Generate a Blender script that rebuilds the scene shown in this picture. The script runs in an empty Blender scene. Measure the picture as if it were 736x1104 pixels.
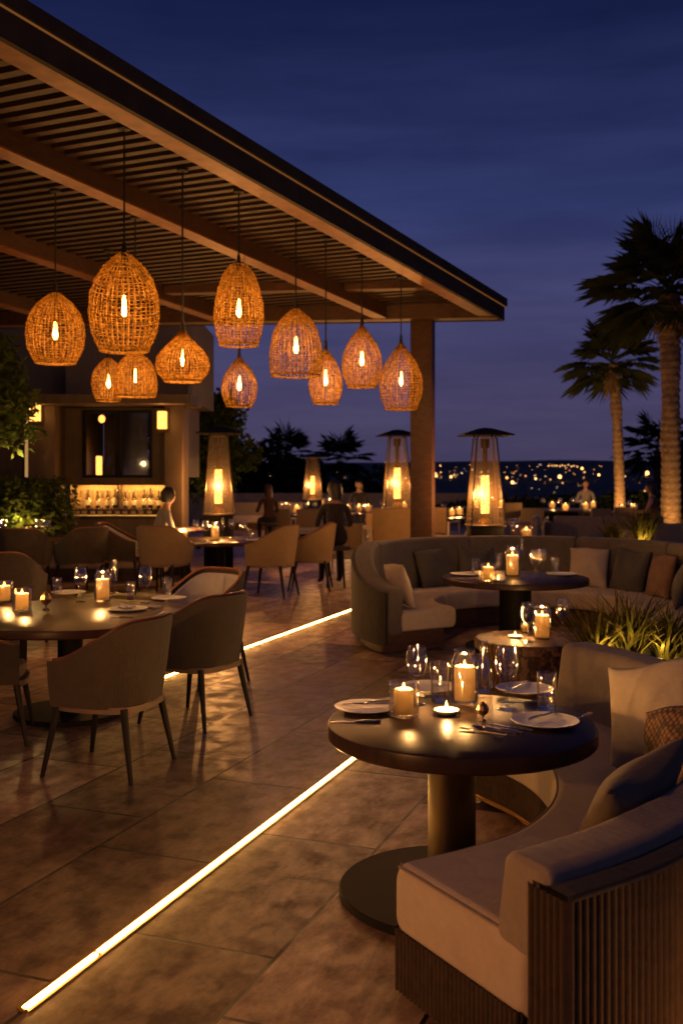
import bpy, bmesh, math, random
from mathutils import Vector, Matrix, noise
R = math.radians
rnd = random.Random(7)
scene = bpy.context.scene
COL = scene.collection
# ------------------------------------------------------------------ camera model
F, CX, HY, EYE = 1100.0, 368.0, 512.0, 1.75
def at(px, py, z=0.0):                       # where the sight line through a photo point meets height z
    d = F*(EYE-z)/(py-HY)
    return ((px-CX)/F*d, d)
def ax(px, d): return (px-CX)/F*d
def az(py, d): return EYE-(py-HY)/F*d

# ------------------------------------------------------------------ materials
def newmat(name):
    m = bpy.data.materials.new(name); m.use_nodes = True
    nt = m.node_tree
    for n in list(nt.nodes): nt.nodes.remove(n)
    out = nt.nodes.new('ShaderNodeOutputMaterial')
    return m, nt, out
def N(nt, t, **kw):
    n = nt.nodes.new(t)
    for k, v in kw.items():
        if k in n.inputs: n.inputs[k].default_value = v
        else: setattr(n, k, v)
    return n
def L(nt, a, b): nt.links.new(a, b)
def ramp(nt, stops):
    r = N(nt, 'ShaderNodeValToRGB')
    e = r.color_ramp.elements
    while len(e) < len(stops): e.new(0.5)
    for i, (p, c) in enumerate(stops):
        e[i].position = p; e[i].color = (*c, 1) if len(c) == 3 else c
    return r
def pbr(name, col, rough=0.6, metal=0.0, col2=None, scale=8.0, bump=0.0, bscale=60.0, stretch=None, spec=0.5, sheen=0.0, coat=0.0):
    m, nt, out = newmat(name)
    b = N(nt, 'ShaderNodeBsdfPrincipled')
    b.inputs['Roughness'].default_value = rough
    b.inputs['Metallic'].default_value = metal
    b.inputs['Specular IOR Level'].default_value = spec
    b.inputs['Sheen Weight'].default_value = sheen
    b.inputs['Coat Weight'].default_value = coat
    tc = N(nt, 'ShaderNodeTexCoord')
    src = tc.outputs['Object']
    if stretch:
        mp = N(nt, 'ShaderNodeMapping'); mp.inputs['Scale'].default_value = stretch
        L(nt, src, mp.inputs['Vector']); src = mp.outputs['Vector']
    c2 = col2 or tuple(c*0.7 for c in col)
    nz = N(nt, 'ShaderNodeTexNoise'); nz.inputs['Scale'].default_value = scale; nz.inputs['Detail'].default_value = 5
    L(nt, src, nz.inputs['Vector'])
    rp = ramp(nt, [(0.3, c2), (0.7, col)])
    L(nt, nz.outputs['Fac'], rp.inputs['Fac']); L(nt, rp.outputs['Color'], b.inputs['Base Color'])
    if bump:
        n2 = N(nt, 'ShaderNodeTexNoise'); n2.inputs['Scale'].default_value = bscale; n2.inputs['Detail'].default_value = 3
        L(nt, src, n2.inputs['Vector'])
        bp = N(nt, 'ShaderNodeBump'); bp.inputs['Strength'].default_value = bump; bp.inputs['Distance'].default_value = 0.004
        L(nt, n2.outputs['Fac'], bp.inputs['Height']); L(nt, bp.outputs['Normal'], b.inputs['Normal'])
    L(nt, b.outputs[0], out.inputs[0])
    return m
def fabric(name, col, col2=None, scale=260.0, bump=0.35):
    m, nt, out = newmat(name)
    b = N(nt, 'ShaderNodeBsdfPrincipled'); b.inputs['Roughness'].default_value = 0.9
    b.inputs['Sheen Weight'].default_value = 0.15; b.inputs['Specular IOR Level'].default_value = 0.2
    tc = N(nt, 'ShaderNodeTexCoord')
    wa = N(nt, 'ShaderNodeTexWave'); wa.inputs['Scale'].default_value = scale*0.5; wa.bands_direction = 'X'; wa.inputs['Distortion'].default_value = 2; wa.inputs['Detail'].default_value = 2
    wb = N(nt, 'ShaderNodeTexWave'); wb.inputs['Scale'].default_value = scale*0.5; wb.bands_direction = 'Z'; wb.inputs['Distortion'].default_value = 2; wb.inputs['Detail'].default_value = 2
    n1 = N(nt, 'ShaderNodeTexNoise'); n1.inputs['Scale'].default_value = 9; n1.inputs['Detail'].default_value = 10; n1.inputs['Roughness'].default_value = 0.85
    n2 = N(nt, 'ShaderNodeTexNoise'); n2.inputs['Scale'].default_value = scale; n2.inputs['Detail'].default_value = 2
    for n in (wa, wb, n1, n2): L(nt, tc.outputs['Object'], n.inputs['Vector'])
    ad = N(nt, 'ShaderNodeMath', operation='ADD'); L(nt, wa.outputs['Fac'], ad.inputs[0]); L(nt, wb.outputs['Fac'], ad.inputs[1])
    a2 = N(nt, 'ShaderNodeMath', operation='ADD'); L(nt, ad.outputs[0], a2.inputs[0]); L(nt, n2.outputs['Fac'], a2.inputs[1])
    mr = N(nt, 'ShaderNodeMath', operation='MULTIPLY_ADD'); mr.inputs[1].default_value = 0.16; L(nt, a2.outputs[0], mr.inputs[0]); L(nt, n1.outputs['Fac'], mr.inputs[2])
    c2 = col2 or tuple(c*0.62 for c in col)
    rp = ramp(nt, [(0.45, c2), (0.95, col)])
    L(nt, mr.outputs[0], rp.inputs['Fac']); L(nt, rp.outputs['Color'], b.inputs['Base Color'])
    bp = N(nt, 'ShaderNodeBump'); bp.inputs['Strength'].default_value = bump; bp.inputs['Distance'].default_value = 0.002
    n4 = N(nt, 'ShaderNodeTexNoise'); n4.inputs['Scale'].default_value = 6.5; n4.inputs['Detail'].default_value = 3; n4.inputs['Distortion'].default_value = 1.2; L(nt, tc.outputs['Object'], n4.inputs['Vector'])
    b0 = N(nt, 'ShaderNodeBump'); b0.inputs['Strength'].default_value = 0.3; b0.inputs['Distance'].default_value = 0.03; L(nt, n4.outputs['Fac'], b0.inputs['Height']); L(nt, b0.outputs['Normal'], bp.inputs['Normal'])
    L(nt, a2.outputs[0], bp.inputs['Height']); L(nt, bp.outputs['Normal'], b.inputs['Normal'])
    L(nt, b.outputs[0], out.inputs[0])
    return m
def glow(name, col, strength, sample=False):
    m, nt, out = newmat(name)
    e = N(nt, 'ShaderNodeEmission'); e.inputs['Color'].default_value = (*col, 1); e.inputs['Strength'].default_value = strength
    L(nt, e.outputs[0], out.inputs[0])
    if not sample: m.cycles.emission_sampling = 'NONE'
    return m
def softglow(name, col, strength):
    m, nt, out = newmat(name)
    e = N(nt, 'ShaderNodeEmission'); e.inputs['Color'].default_value = (*col, 1); e.inputs['Strength'].default_value = strength
    t = N(nt, 'ShaderNodeBsdfTransparent'); a = N(nt, 'ShaderNodeAddShader'); L(nt, e.outputs[0], a.inputs[0]); L(nt, t.outputs[0], a.inputs[1]); L(nt, a.outputs[0], out.inputs[0])
    m.cycles.emission_sampling = 'NONE'
    return m
def glassmat(name, tint=(1, 1, 1), base=0.045, edge=0.55, rough=0.02):
    m, nt, out = newmat(name)
    t = N(nt, 'ShaderNodeBsdfTransparent'); t.inputs['Color'].default_value = (*tint, 1)
    g = N(nt, 'ShaderNodeBsdfGlossy'); g.inputs['Roughness'].default_value = rough
    lw = N(nt, 'ShaderNodeLayerWeight'); lw.inputs['Blend'].default_value = 0.5
    p = N(nt, 'ShaderNodeMath', operation='POWER'); p.inputs[1].default_value = 2.2; L(nt, lw.outputs['Facing'], p.inputs[0])
    ma = N(nt, 'ShaderNodeMath', operation='MULTIPLY_ADD'); ma.inputs[1].default_value = edge; ma.inputs[2].default_value = base
    L(nt, p.outputs[0], ma.inputs[0])
    mx = N(nt, 'ShaderNodeMixShader'); L(nt, ma.outputs[0], mx.inputs['Fac']); L(nt, t.outputs[0], mx.inputs[1]); L(nt, g.outputs[0], mx.inputs[2])
    L(nt, mx.outputs[0], out.inputs[0])
    return m
def translucent(name, col, tcol, fac, rough=0.7, col2=None, scale=20):
    m, nt, out = newmat(name)
    d = N(nt, 'ShaderNodeBsdfDiffuse'); t = N(nt, 'ShaderNodeBsdfTranslucent')
    tc = N(nt, 'ShaderNodeTexCoord'); nz = N(nt, 'ShaderNodeTexNoise'); nz.inputs['Scale'].default_value = scale; nz.inputs['Detail'].default_value = 3
    L(nt, tc.outputs['Object'], nz.inputs['Vector'])
    c2 = col2 or tuple(c*0.5 for c in col)
    r1 = ramp(nt, [(0.35, c2), (0.65, col)]); k = [c2[i]/max(col[i], 1e-4) for i in range(3)]
    r2 = ramp(nt, [(0.35, tuple(tcol[i]*k[i] for i in range(3))), (0.65, tcol)])
    for r in (r1, r2): L(nt, nz.outputs['Fac'], r.inputs['Fac'])
    L(nt, r1.outputs['Color'], d.inputs['Color']); L(nt, r2.outputs['Color'], t.inputs['Color'])
    mx = N(nt, 'ShaderNodeMixShader'); mx.inputs['Fac'].default_value = fac
    L(nt, d.outputs[0], mx.inputs[1]); L(nt, t.outputs[0], mx.inputs[2]); L(nt, mx.outputs[0], out.inputs[0])
    return m

M = {}
M['fascia'] = pbr('dark_painted_timber', (0.042, 0.034, 0.029), 0.7, col2=(0.026, 0.021, 0.018), scale=3, bump=0.2, bscale=30, spec=0.12)
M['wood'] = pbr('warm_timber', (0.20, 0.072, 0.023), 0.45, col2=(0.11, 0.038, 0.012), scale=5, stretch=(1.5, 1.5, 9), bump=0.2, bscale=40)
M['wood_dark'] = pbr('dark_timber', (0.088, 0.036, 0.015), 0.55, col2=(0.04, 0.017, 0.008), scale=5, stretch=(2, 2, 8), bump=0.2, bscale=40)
M['beam_side_shade'] = pbr('shaded_beam_timber', (0.055, 0.022, 0.010), 0.6, col2=(0.028, 0.012, 0.006), scale=5, stretch=(1.5, 1.5, 9))  # darker timber for the beam sides, shade put into the colour
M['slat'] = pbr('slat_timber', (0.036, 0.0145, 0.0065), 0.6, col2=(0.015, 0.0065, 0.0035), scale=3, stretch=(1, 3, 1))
M['deck'] = pbr('roof_underside', (0.020, 0.012, 0.008), 0.9)
M['table'] = pbr('dark_stained_top', (0.042, 0.023, 0.014), 0.32, col2=(0.024, 0.013, 0.008), scale=3, stretch=(1, 14, 1), bump=0.06, bscale=60, spec=0.17)
M['table_brown'] = pbr('brown_stained_top', (0.075, 0.034, 0.016), 0.34, col2=(0.04, 0.018, 0.009), scale=3, stretch=(1, 14, 1), bump=0.06, bscale=60, spec=0.2)
M['black_metal'] = pbr('black_metal', (0.009, 0.0075, 0.007), 0.6, 0.0, bump=0.05, bscale=200, spec=0.15)
M['bronze'] = pbr('bronze_column', (0.07, 0.045, 0.022), 0.38, 0.75, col2=(0.03, 0.02, 0.011), scale=6)
M['brass'] = pbr('brass_trim', (0.55, 0.33, 0.11), 0.32, 1.0)
M['steel'] = pbr('steel', (0.62, 0.58, 0.54), 0.22, 1.0)
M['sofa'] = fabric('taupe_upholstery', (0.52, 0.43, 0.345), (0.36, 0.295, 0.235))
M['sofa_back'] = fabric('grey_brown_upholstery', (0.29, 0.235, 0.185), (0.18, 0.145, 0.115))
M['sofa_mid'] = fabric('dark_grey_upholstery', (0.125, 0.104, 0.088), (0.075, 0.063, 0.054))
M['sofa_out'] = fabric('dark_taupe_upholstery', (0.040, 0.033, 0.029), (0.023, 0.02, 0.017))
M['pillow_beige'] = fabric('oat_linen', (0.46, 0.38, 0.30), (0.33, 0.27, 0.21))
M['pillow_dark'] = fabric('charcoal_linen', (0.085, 0.078, 0.075), (0.05, 0.046, 0.045))
M['pillow_grey'] = fabric('slate_linen', (0.17, 0.13, 0.088), (0.10, 0.078, 0.053))
M['chair_out'] = fabric('olive_taupe_fabric', (0.082, 0.062, 0.044), (0.046, 0.035, 0.025))
M['chair_tan'] = fabric('ochre_fabric', (0.30, 0.21, 0.11), (0.2, 0.14, 0.075))
M['chair_in'] = fabric('pale_grey_fabric', (0.50, 0.46, 0.43), (0.36, 0.33, 0.31))
M['leather'] = pbr('rust_leather', (0.20, 0.06, 0.02), 0.5, col2=(0.13, 0.036, 0.012), bump=0.15, bscale=180)
M['leg'] = pbr('dark_walnut', (0.009, 0.005, 0.0035), 0.55, col2=(0.006, 0.003, 0.002), spec=0.3)
M['rail'] = pbr('pale_walnut', (0.20, 0.13, 0.085), 0.5)
M['seat_ochre'] = fabric('ochre_seat_fabric', (0.42, 0.30, 0.15), (0.28, 0.2, 0.1))
M['white_frame'] = pbr('pale_frame', (0.42, 0.37, 0.31), 0.55)
M['rattan'] = translucent('rattan_strand', (0.42, 0.26, 0.10), (1.0, 0.78, 0.26), 0.7, col2=(0.13, 0.066, 0.022), scale=30)
M['cord'] = pbr('black_cord', (0.01, 0.009, 0.008), 0.7)
M['bulb'] = softglow('filament_glow', (1.0, 0.46, 0.085), 12)
M['flame'] = softglow('candle_flame', (1.0, 0.48, 0.09), 9)
M['wax'] = translucent('candle_wax', (0.80, 0.68, 0.46), (0.98, 0.88, 0.62), 0.85, col2=(0.74, 0.60, 0.40), scale=14)
M['led'] = glow('led_diffuser', (1.0, 0.46, 0.10), 66.0, True)
M['led_bar'] = glow('bar_led', (1.0, 0.47, 0.10), 95.0, True)
M['fascia_glow'] = glow('fascia_trim_glow', (1.0, 0.36, 0.09), 0.16)  # emission standing in for light reflected by the fascia trim
M['sconce'] = glow('sconce_shade', (1.0, 0.40, 0.07), 3.2, True)
M['window_lit'] = glow('lit_window', (1.0, 0.52, 0.17), 0.45, True)
M['glass'] = glassmat('clear_glass', (1, 1, 1), 0.09, 0.9, 0.05)
M['glass_thick'] = glassmat('thick_glass', (0.97, 0.95, 0.92), 0.14, 0.9, 0.06)
def frosted():
    m, nt, out = newmat('amber_heater_glass')
    t = N(nt, 'ShaderNodeBsdfTransparent'); t.inputs['Color'].default_value = (0.95, 0.88, 0.76, 1)
    g = N(nt, 'ShaderNodeBsdfGlossy'); g.inputs['Roughness'].default_value = 0.4
    r = N(nt, 'ShaderNodeBsdfTranslucent'); r.inputs['Color'].default_value = (0.9, 0.6, 0.3, 1)
    a = N(nt, 'ShaderNodeMixShader'); a.inputs['Fac'].default_value = 0.014; L(nt, t.outputs[0], a.inputs[1]); L(nt, r.outputs[0], a.inputs[2])
    b = N(nt, 'ShaderNodeMixShader'); b.inputs['Fac'].default_value = 0.025; L(nt, a.outputs[0], b.inputs[1]); L(nt, g.outputs[0], b.inputs[2])
    L(nt, b.outputs[0], out.inputs[0]); return m
M['heater_glass'] = frosted()
M['water'] = glassmat('water', (0.93, 0.93, 0.93), 0.06, 0.4)
M['plate'] = pbr('white_stoneware', (0.72, 0.69, 0.65), 0.28, col2=(0.66, 0.63, 0.59), scale=4)
M['napkin'] = fabric('white_napkin', (0.62, 0.58, 0.53), (0.48, 0.44, 0.40))
M['mirror'] = pbr('mirror_pane', (0.85, 0.86, 0.88), 0.05, 1.0)
M['wall_grey'] = pbr('grey_render', (0.11, 0.098, 0.098), 0.85, col2=(0.08, 0.07, 0.07), scale=2, bump=0.2, bscale=80)
M['wall_brown'] = pbr('brown_panel', (0.095, 0.058, 0.032), 0.6, col2=(0.055, 0.034, 0.02), scale=2.5, stretch=(3, 1, 0.6))
M['wall_tan'] = pbr('tan_panel', (0.095, 0.062, 0.036), 0.65, col2=(0.06, 0.04, 0.024), scale=3)
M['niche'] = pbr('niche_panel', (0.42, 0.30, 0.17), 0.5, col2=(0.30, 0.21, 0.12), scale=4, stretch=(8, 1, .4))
M['stone_low'] = pbr('pale_parapet', (0.24, 0.20, 0.17), 0.85, col2=(0.17, 0.14, 0.12), scale=3, bump=0.2)
M['bark'] = pbr('palm_bark', (0.30, 0.19, 0.10), 0.9, col2=(0.13, 0.08, 0.045), scale=9, stretch=(1, 1, 2.5), bump=0.9, bscale=22)
M['bark_dark'] = pbr('tree_bark', (0.08, 0.055, 0.035), 0.9, bump=0.6, bscale=30)
M['leaf'] = translucent('leaf_green', (0.075, 0.10, 0.022), (0.07, 0.085, 0.012), 0.3, col2=(0.035, 0.055, 0.014), scale=3)
M['leaf_dark'] = translucent('leaf_dark', (0.03, 0.042, 0.016), (0.02, 0.028, 0.008), 0.25, col2=(0.016, 0.024, 0.010), scale=1.2)
M['frond'] = translucent('palm_frond', (0.075, 0.085, 0.028), (0.06, 0.06, 0.015), 0.25, col2=(0.04, 0.05, 0.018), scale=2)
M['blade'] = translucent('grass_blade', (0.14, 0.115, 0.03), (0.13, 0.10, 0.015), 0.3, col2=(0.055, 0.052, 0.016), scale=9)
M['planter'] = pbr('charcoal_planter', (0.05, 0.047, 0.045), 0.7, bump=0.15)
M['soil'] = pbr('soil', (0.03, 0.02, 0.014), 0.95, bump=0.8, bscale=60)
M['skin'] = pbr('skin', (0.42, 0.24, 0.16), 0.55, col2=(0.38, 0.21, 0.14), scale=6)
M['cloth_white'] = fabric('white_blouse', (0.30, 0.27, 0.23))
M['cloth_dark'] = fabric('dark_jacket', (0.035, 0.03, 0.03))
M['cloth_brown'] = fabric('brown_dress', (0.10, 0.05, 0.03))
M['hair_dark'] = pbr('dark_hair', (0.012, 0.008, 0.006), 0.5, bump=0.6, bscale=150)
M['hair_red'] = pbr('auburn_hair', (0.09, 0.028, 0.014), 0.5, bump=0.6, bscale=150)
M['lips'] = pbr('lips', (0.35, 0.12, 0.10), 0.5)
M['eye'] = pbr('eye', (0.03, 0.02, 0.015), 0.2)
M['city_a'] = glow('city_light_warm', (1.0, 0.48, 0.14), 4.5)
M['city_b'] = glow('city_light_amber', (1.0, 0.38, 0.08), 4)
M['city_c'] = glow('city_light_pale', (1.0, 0.72, 0.45), 3)

def woodtop():
    m, nt, out = newmat('rustic_wood_drum')
    b = N(nt, 'ShaderNodeBsdfPrincipled'); b.inputs['Roughness'].default_value = 0.5
    tc = N(nt, 'ShaderNodeTexCoord')
    w = N(nt, 'ShaderNodeTexWave'); w.wave_type = 'BANDS'; w.bands_direction = 'Y'; w.inputs['Scale'].default_value = 9; w.inputs['Distortion'].default_value = 7; w.inputs['Detail'].default_value = 5; w.inputs['Detail Scale'].default_value = 1.5
    L(nt, tc.outputs['Object'], w.inputs['Vector'])
    r = ramp(nt, [(0.1, (0.045, 0.02, 0.01)), (0.6, (0.17, 0.085, 0.04)), (1, (0.22, 0.115, 0.055))])
    L(nt, w.outputs['Fac'], r.inputs['Fac']); L(nt, r.outputs['Color'], b.inputs['Base Color'])
    bp = N(nt, 'ShaderNodeBump'); bp.inputs['Strength'].default_value = 0.45; bp.inputs['Distance'].default_value = 0.005
    L(nt, w.outputs['Fac'], bp.inputs['Height']); L(nt, bp.outputs['Normal'], b.inputs['Normal']); L(nt, b.outputs[0], out.inputs[0])
    return m
M['drum'] = woodtop()
def weave(name, a, b_, scale, bump=0.9, dirn='Z', rough=0.6):
    m, nt, out = newmat(name)
    b = N(nt, 'ShaderNodeBsdfPrincipled'); b.inputs['Roughness'].default_value = rough; b.inputs['Specular IOR Level'].default_value = 0.4
    tc = N(nt, 'ShaderNodeTexCoord')
    w = N(nt, 'ShaderNodeTexWave'); w.bands_direction = dirn; w.inputs['Scale'].default_value = scale; w.inputs['Distortion'].default_value = 1.2; w.inputs['Detail'].default_value = 2
    nz = N(nt, 'ShaderNodeTexNoise'); nz.inputs['Scale'].default_value = 25; nz.inputs['Detail'].default_value = 4
    L(nt, tc.outputs['Object'], w.inputs['Vector']); L(nt, tc.outputs['Object'], nz.inputs['Vector'])
    mu = N(nt, 'ShaderNodeMath', operation='MULTIPLY'); L(nt, w.outputs['Fac'], mu.inputs[0]); L(nt, nz.outputs['Fac'], mu.inputs[1])
    r = ramp(nt, [(0.1, b_), (0.55, a)])
    L(nt, mu.outputs[0], r.inputs['Fac']); L(nt, r.outputs['Color'], b.inputs['Base Color'])
    bp = N(nt, 'ShaderNodeBump'); bp.inputs['Strength'].default_value = bump; bp.inputs['Distance'].default_value = 0.003
    L(nt, w.outputs['Fac'], bp.inputs['Height']); L(nt, bp.outputs['Normal'], b.inputs['Normal']); L(nt, b.outputs[0], out.inputs[0])
    return m
M['wicker'] = weave('woven_cord_panel', (0.11, 0.066, 0.035), (0.028, 0.016, 0.009), 55)
def basket():
    m, nt, out = newmat('basketweave_cushion')
    b = N(nt, 'ShaderNodeBsdfPrincipled'); b.inputs['Roughness'].default_value = 0.8
    tc = N(nt, 'ShaderNodeTexCoord')
    mp = N(nt, 'ShaderNodeMapping'); mp.inputs['Rotation'].default_value = (0, R(45), 0); L(nt, tc.outputs['Object'], mp.inputs['Vector'])
    v = N(nt, 'ShaderNodeTexVoronoi'); v.inputs['Scale'].default_value = 42; v.inputs['Randomness'].default_value = 0.25
    L(nt, mp.outputs['Vector'], v.inputs['Vector'])
    r = ramp(nt, [(0.2, (0.24, 0.115, 0.055)), (0.62, (0.03, 0.014, 0.009))])
    L(nt, v.outputs['Distance'], r.inputs['Fac']); L(nt, r.outputs['Color'], b.inputs['Base Color'])
    bp = N(nt, 'ShaderNodeBump'); bp.invert = True; bp.inputs['Strength'].default_value = 1; bp.inputs['Distance'].default_value = 0.008
    L(nt, v.outputs['Distance'], bp.inputs['Height']); L(nt, bp.outputs['Normal'], b.inputs['Normal']); L(nt, b.outputs[0], out.inputs[0])
    return m
M['pillow_basket'] = basket()
M['pillow_rust'] = fabric('rust_boucle', (0.24, 0.13, 0.08), (0.09, 0.05, 0.035), 120, 0.8)
def heater_glow():
    m, nt, out = newmat('glowing_mesh_tube')
    tc = N(nt, 'ShaderNodeTexCoord')
    v = N(nt, 'ShaderNodeTexVoronoi'); v.inputs['Scale'].default_value = 26; L(nt, tc.outputs['Object'], v.inputs['Vector'])
    r = ramp(nt, [(0.1, (1.0, 0.55, 0.13)), (0.62, (0.32, 0.075, 0.008))])
    L(nt, v.outputs['Distance'], r.inputs['Fac'])
    e = N(nt, 'ShaderNodeEmission'); e.inputs['Strength'].default_value = 4.2; L(nt, r.outputs['Color'], e.inputs['Color'])
    t = N(nt, 'ShaderNodeBsdfTransparent'); a = N(nt, 'ShaderNodeAddShader'); L(nt, e.outputs[0], a.inputs[0]); L(nt, t.outputs[0], a.inputs[1]); L(nt, a.outputs[0], out.inputs[0])
    m.cycles.emission_sampling = 'NONE'
    return m
M['heater_glow'] = heater_glow()

STRIP_AZ = 20.6
DU = (math.sin(R(STRIP_AZ)), math.cos(R(STRIP_AZ))); DV = (-DU[1], DU[0])
A0 = at(25, 1090); A1 = at(440, 772)
def floor_mat():
    m, nt, out = newmat('travertine_paving')
    b = N(nt, 'ShaderNodeBsdfPrincipled')
    tc = N(nt, 'ShaderNodeTexCoord')
    mp = N(nt, 'ShaderNodeMapping'); mp.inputs['Rotation'].default_value = (0, 0, -R(90-STRIP_AZ))
    # put a joint along the first light strip
    u0 = A0[0]*DU[0]+A0[1]*DU[1]; v0 = A0[0]*DV[0]+A0[1]*DV[1]
    mp.inputs['Location'].default_value = (-u0+0.53, -v0, 0)
    L(nt, tc.outputs['Object'], mp.inputs['Vector'])
    br = N(nt, 'ShaderNodeTexBrick'); br.offset = 0.37; br.squash = 1.0
    br.inputs['Scale'].default_value = 1; br.inputs['Mortar Size'].default_value = 0.009; br.inputs['Mortar Smooth'].default_value = 0.1
    br.inputs['Brick Width'].default_value = 1.15; br.inputs['Row Height'].default_value = 0.62; br.inputs['Bias'].default_value = 0
    br.inputs['Color1'].default_value = (0, 0, 0, 1); br.inputs['Color2'].default_value = (1, 1, 1, 1); br.inputs['Mortar'].default_value = (0.5, 0.5, 0.5, 1)
    L(nt, mp.outputs['Vector'], br.inputs['Vector'])
    # per-tile offset so veins do not run across joints
    off = N(nt, 'ShaderNodeVectorMath', operation='MULTIPLY_ADD'); off.inputs[1].default_value = (31, 17, 9)
    L(nt, br.outputs['Color'], off.inputs[0]); L(nt, mp.outputs['Vector'], off.inputs[2])
    st = N(nt, 'ShaderNodeMapping'); st.inputs['Scale'].default_value = (0.8, 2.1, 1); L(nt, off.outputs[0], st.inputs['Vector'])
    n1 = N(nt, 'ShaderNodeTexNoise'); n1.inputs['Scale'].default_value = 3.4; n1.inputs['Detail'].default_value = 12; n1.inputs['Roughness'].default_value = 0.78; n1.inputs['Distortion'].default_value = 0.3
    n2 = N(nt, 'ShaderNodeTexNoise'); n2.inputs['Scale'].default_value = 7.5; n2.inputs['Detail'].default_value = 9; n2.inputs['Roughness'].default_value = 0.66; n2.inputs['Distortion'].default_value = 0.15
    n3 = N(nt, 'ShaderNodeTexNoise'); n3.inputs['Scale'].default_value = 42; n3.inputs['Detail'].default_value = 6; n3.inputs['Roughness'].default_value = 0.8
    L(nt, st.outputs[0], n1.inputs['Vector']); L(nt, off.outputs[0], n2.inputs['Vector']); L(nt, st.outputs[0], n3.inputs['Vector'])
    r1 = ramp(nt, [(0.34, (0.10, 0.068, 0.046)), (0.45, (0.21, 0.150, 0.108)), (0.55, (0.31, 0.235, 0.175)), (0.62, (0.40, 0.315, 0.245)), (0.70, (0.55, 0.455, 0.37))])
    L(nt, n1.outputs['Fac'], r1.inputs['Fac'])
    r2 = ramp(nt, [(0.34, (0.62, 0.56, 0.51)), (0.45, (0.86, 0.82, 0.78)), (0.53, (1.0, 0.98, 0.96)), (0.64, (1.15, 1.13, 1.11))]); L(nt, n2.outputs['Fac'], r2.inputs['Fac'])
    m1 = N(nt, 'ShaderNodeMix', data_type='RGBA', blend_type='MULTIPLY'); m1.inputs['Factor'].default_value = 0.85
    L(nt, r1.outputs['Color'], m1.inputs['A']); L(nt, r2.outputs['Color'], m1.inputs['B'])
    rt = ramp(nt, [(0.0, (0.42, 0.34, 0.28)), (0.5, (0.92, 0.83, 0.77)), (1.0, (1.5, 1.38, 1.29))]); L(nt, br.outputs['Color'], rt.inputs['Fac'])
    m2 = N(nt, 'ShaderNodeMix', data_type='RGBA', blend_type='MULTIPLY'); m2.inputs['Factor'].default_value = 1
    L(nt, m1.outputs['Result'], m2.inputs['A']); L(nt, rt.outputs['Color'], m2.inputs['B'])
    m3 = N(nt, 'ShaderNodeMix', data_type='RGBA'); m3.inputs['B'].default_value = (0.010, 0.007, 0.005, 1)
    L(nt, br.outputs['Fac'], m3.inputs['Factor']); L(nt, m2.outputs['Result'], m3.inputs['A']); L(nt, m3.outputs['Result'], b.inputs['Base Color'])
    rr = ramp(nt, [(0.38, (0.55, 0.55, 0.55)), (0.56, (0.34, 0.34, 0.34))]); L(nt, n2.outputs['Fac'], rr.inputs['Fac']); L(nt, rr.outputs['Color'], b.inputs['Roughness'])
    # pits, waves and recessed joints
    h = N(nt, 'ShaderNodeMath', operation='MULTIPLY_ADD'); h.inputs[1].default_value = 0.12; L(nt, n3.outputs['Fac'], h.inputs[0]); hm = N(nt, 'ShaderNodeMath', operation='MULTIPLY'); hm.inputs[1].default_value = 0.05; L(nt, n2.outputs['Fac'], hm.inputs[0]); L(nt, hm.outputs[0], h.inputs[2])
    h2 = N(nt, 'ShaderNodeMath', operation='MULTIPLY_ADD'); h2.inputs[1].default_value = -0.8; L(nt, br.outputs['Fac'], h2.inputs[0]); L(nt, h.outputs[0], h2.inputs[2])
    bp = N(nt, 'ShaderNodeBump'); bp.inputs['Strength'].default_value = 0.5; bp.inputs['Distance'].default_value = 0.006
    L(nt, h2.outputs[0], bp.inputs['Height']); L(nt, bp.outputs['Normal'], b.inputs['Normal'])
    L(nt, b.outputs[0], out.inputs[0])
    return m
M['floor'] = floor_mat()
M['terrain'] = pbr('dark_hillside', (0.055, 0.055, 0.06), 0.95, scale=0.01)

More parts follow.
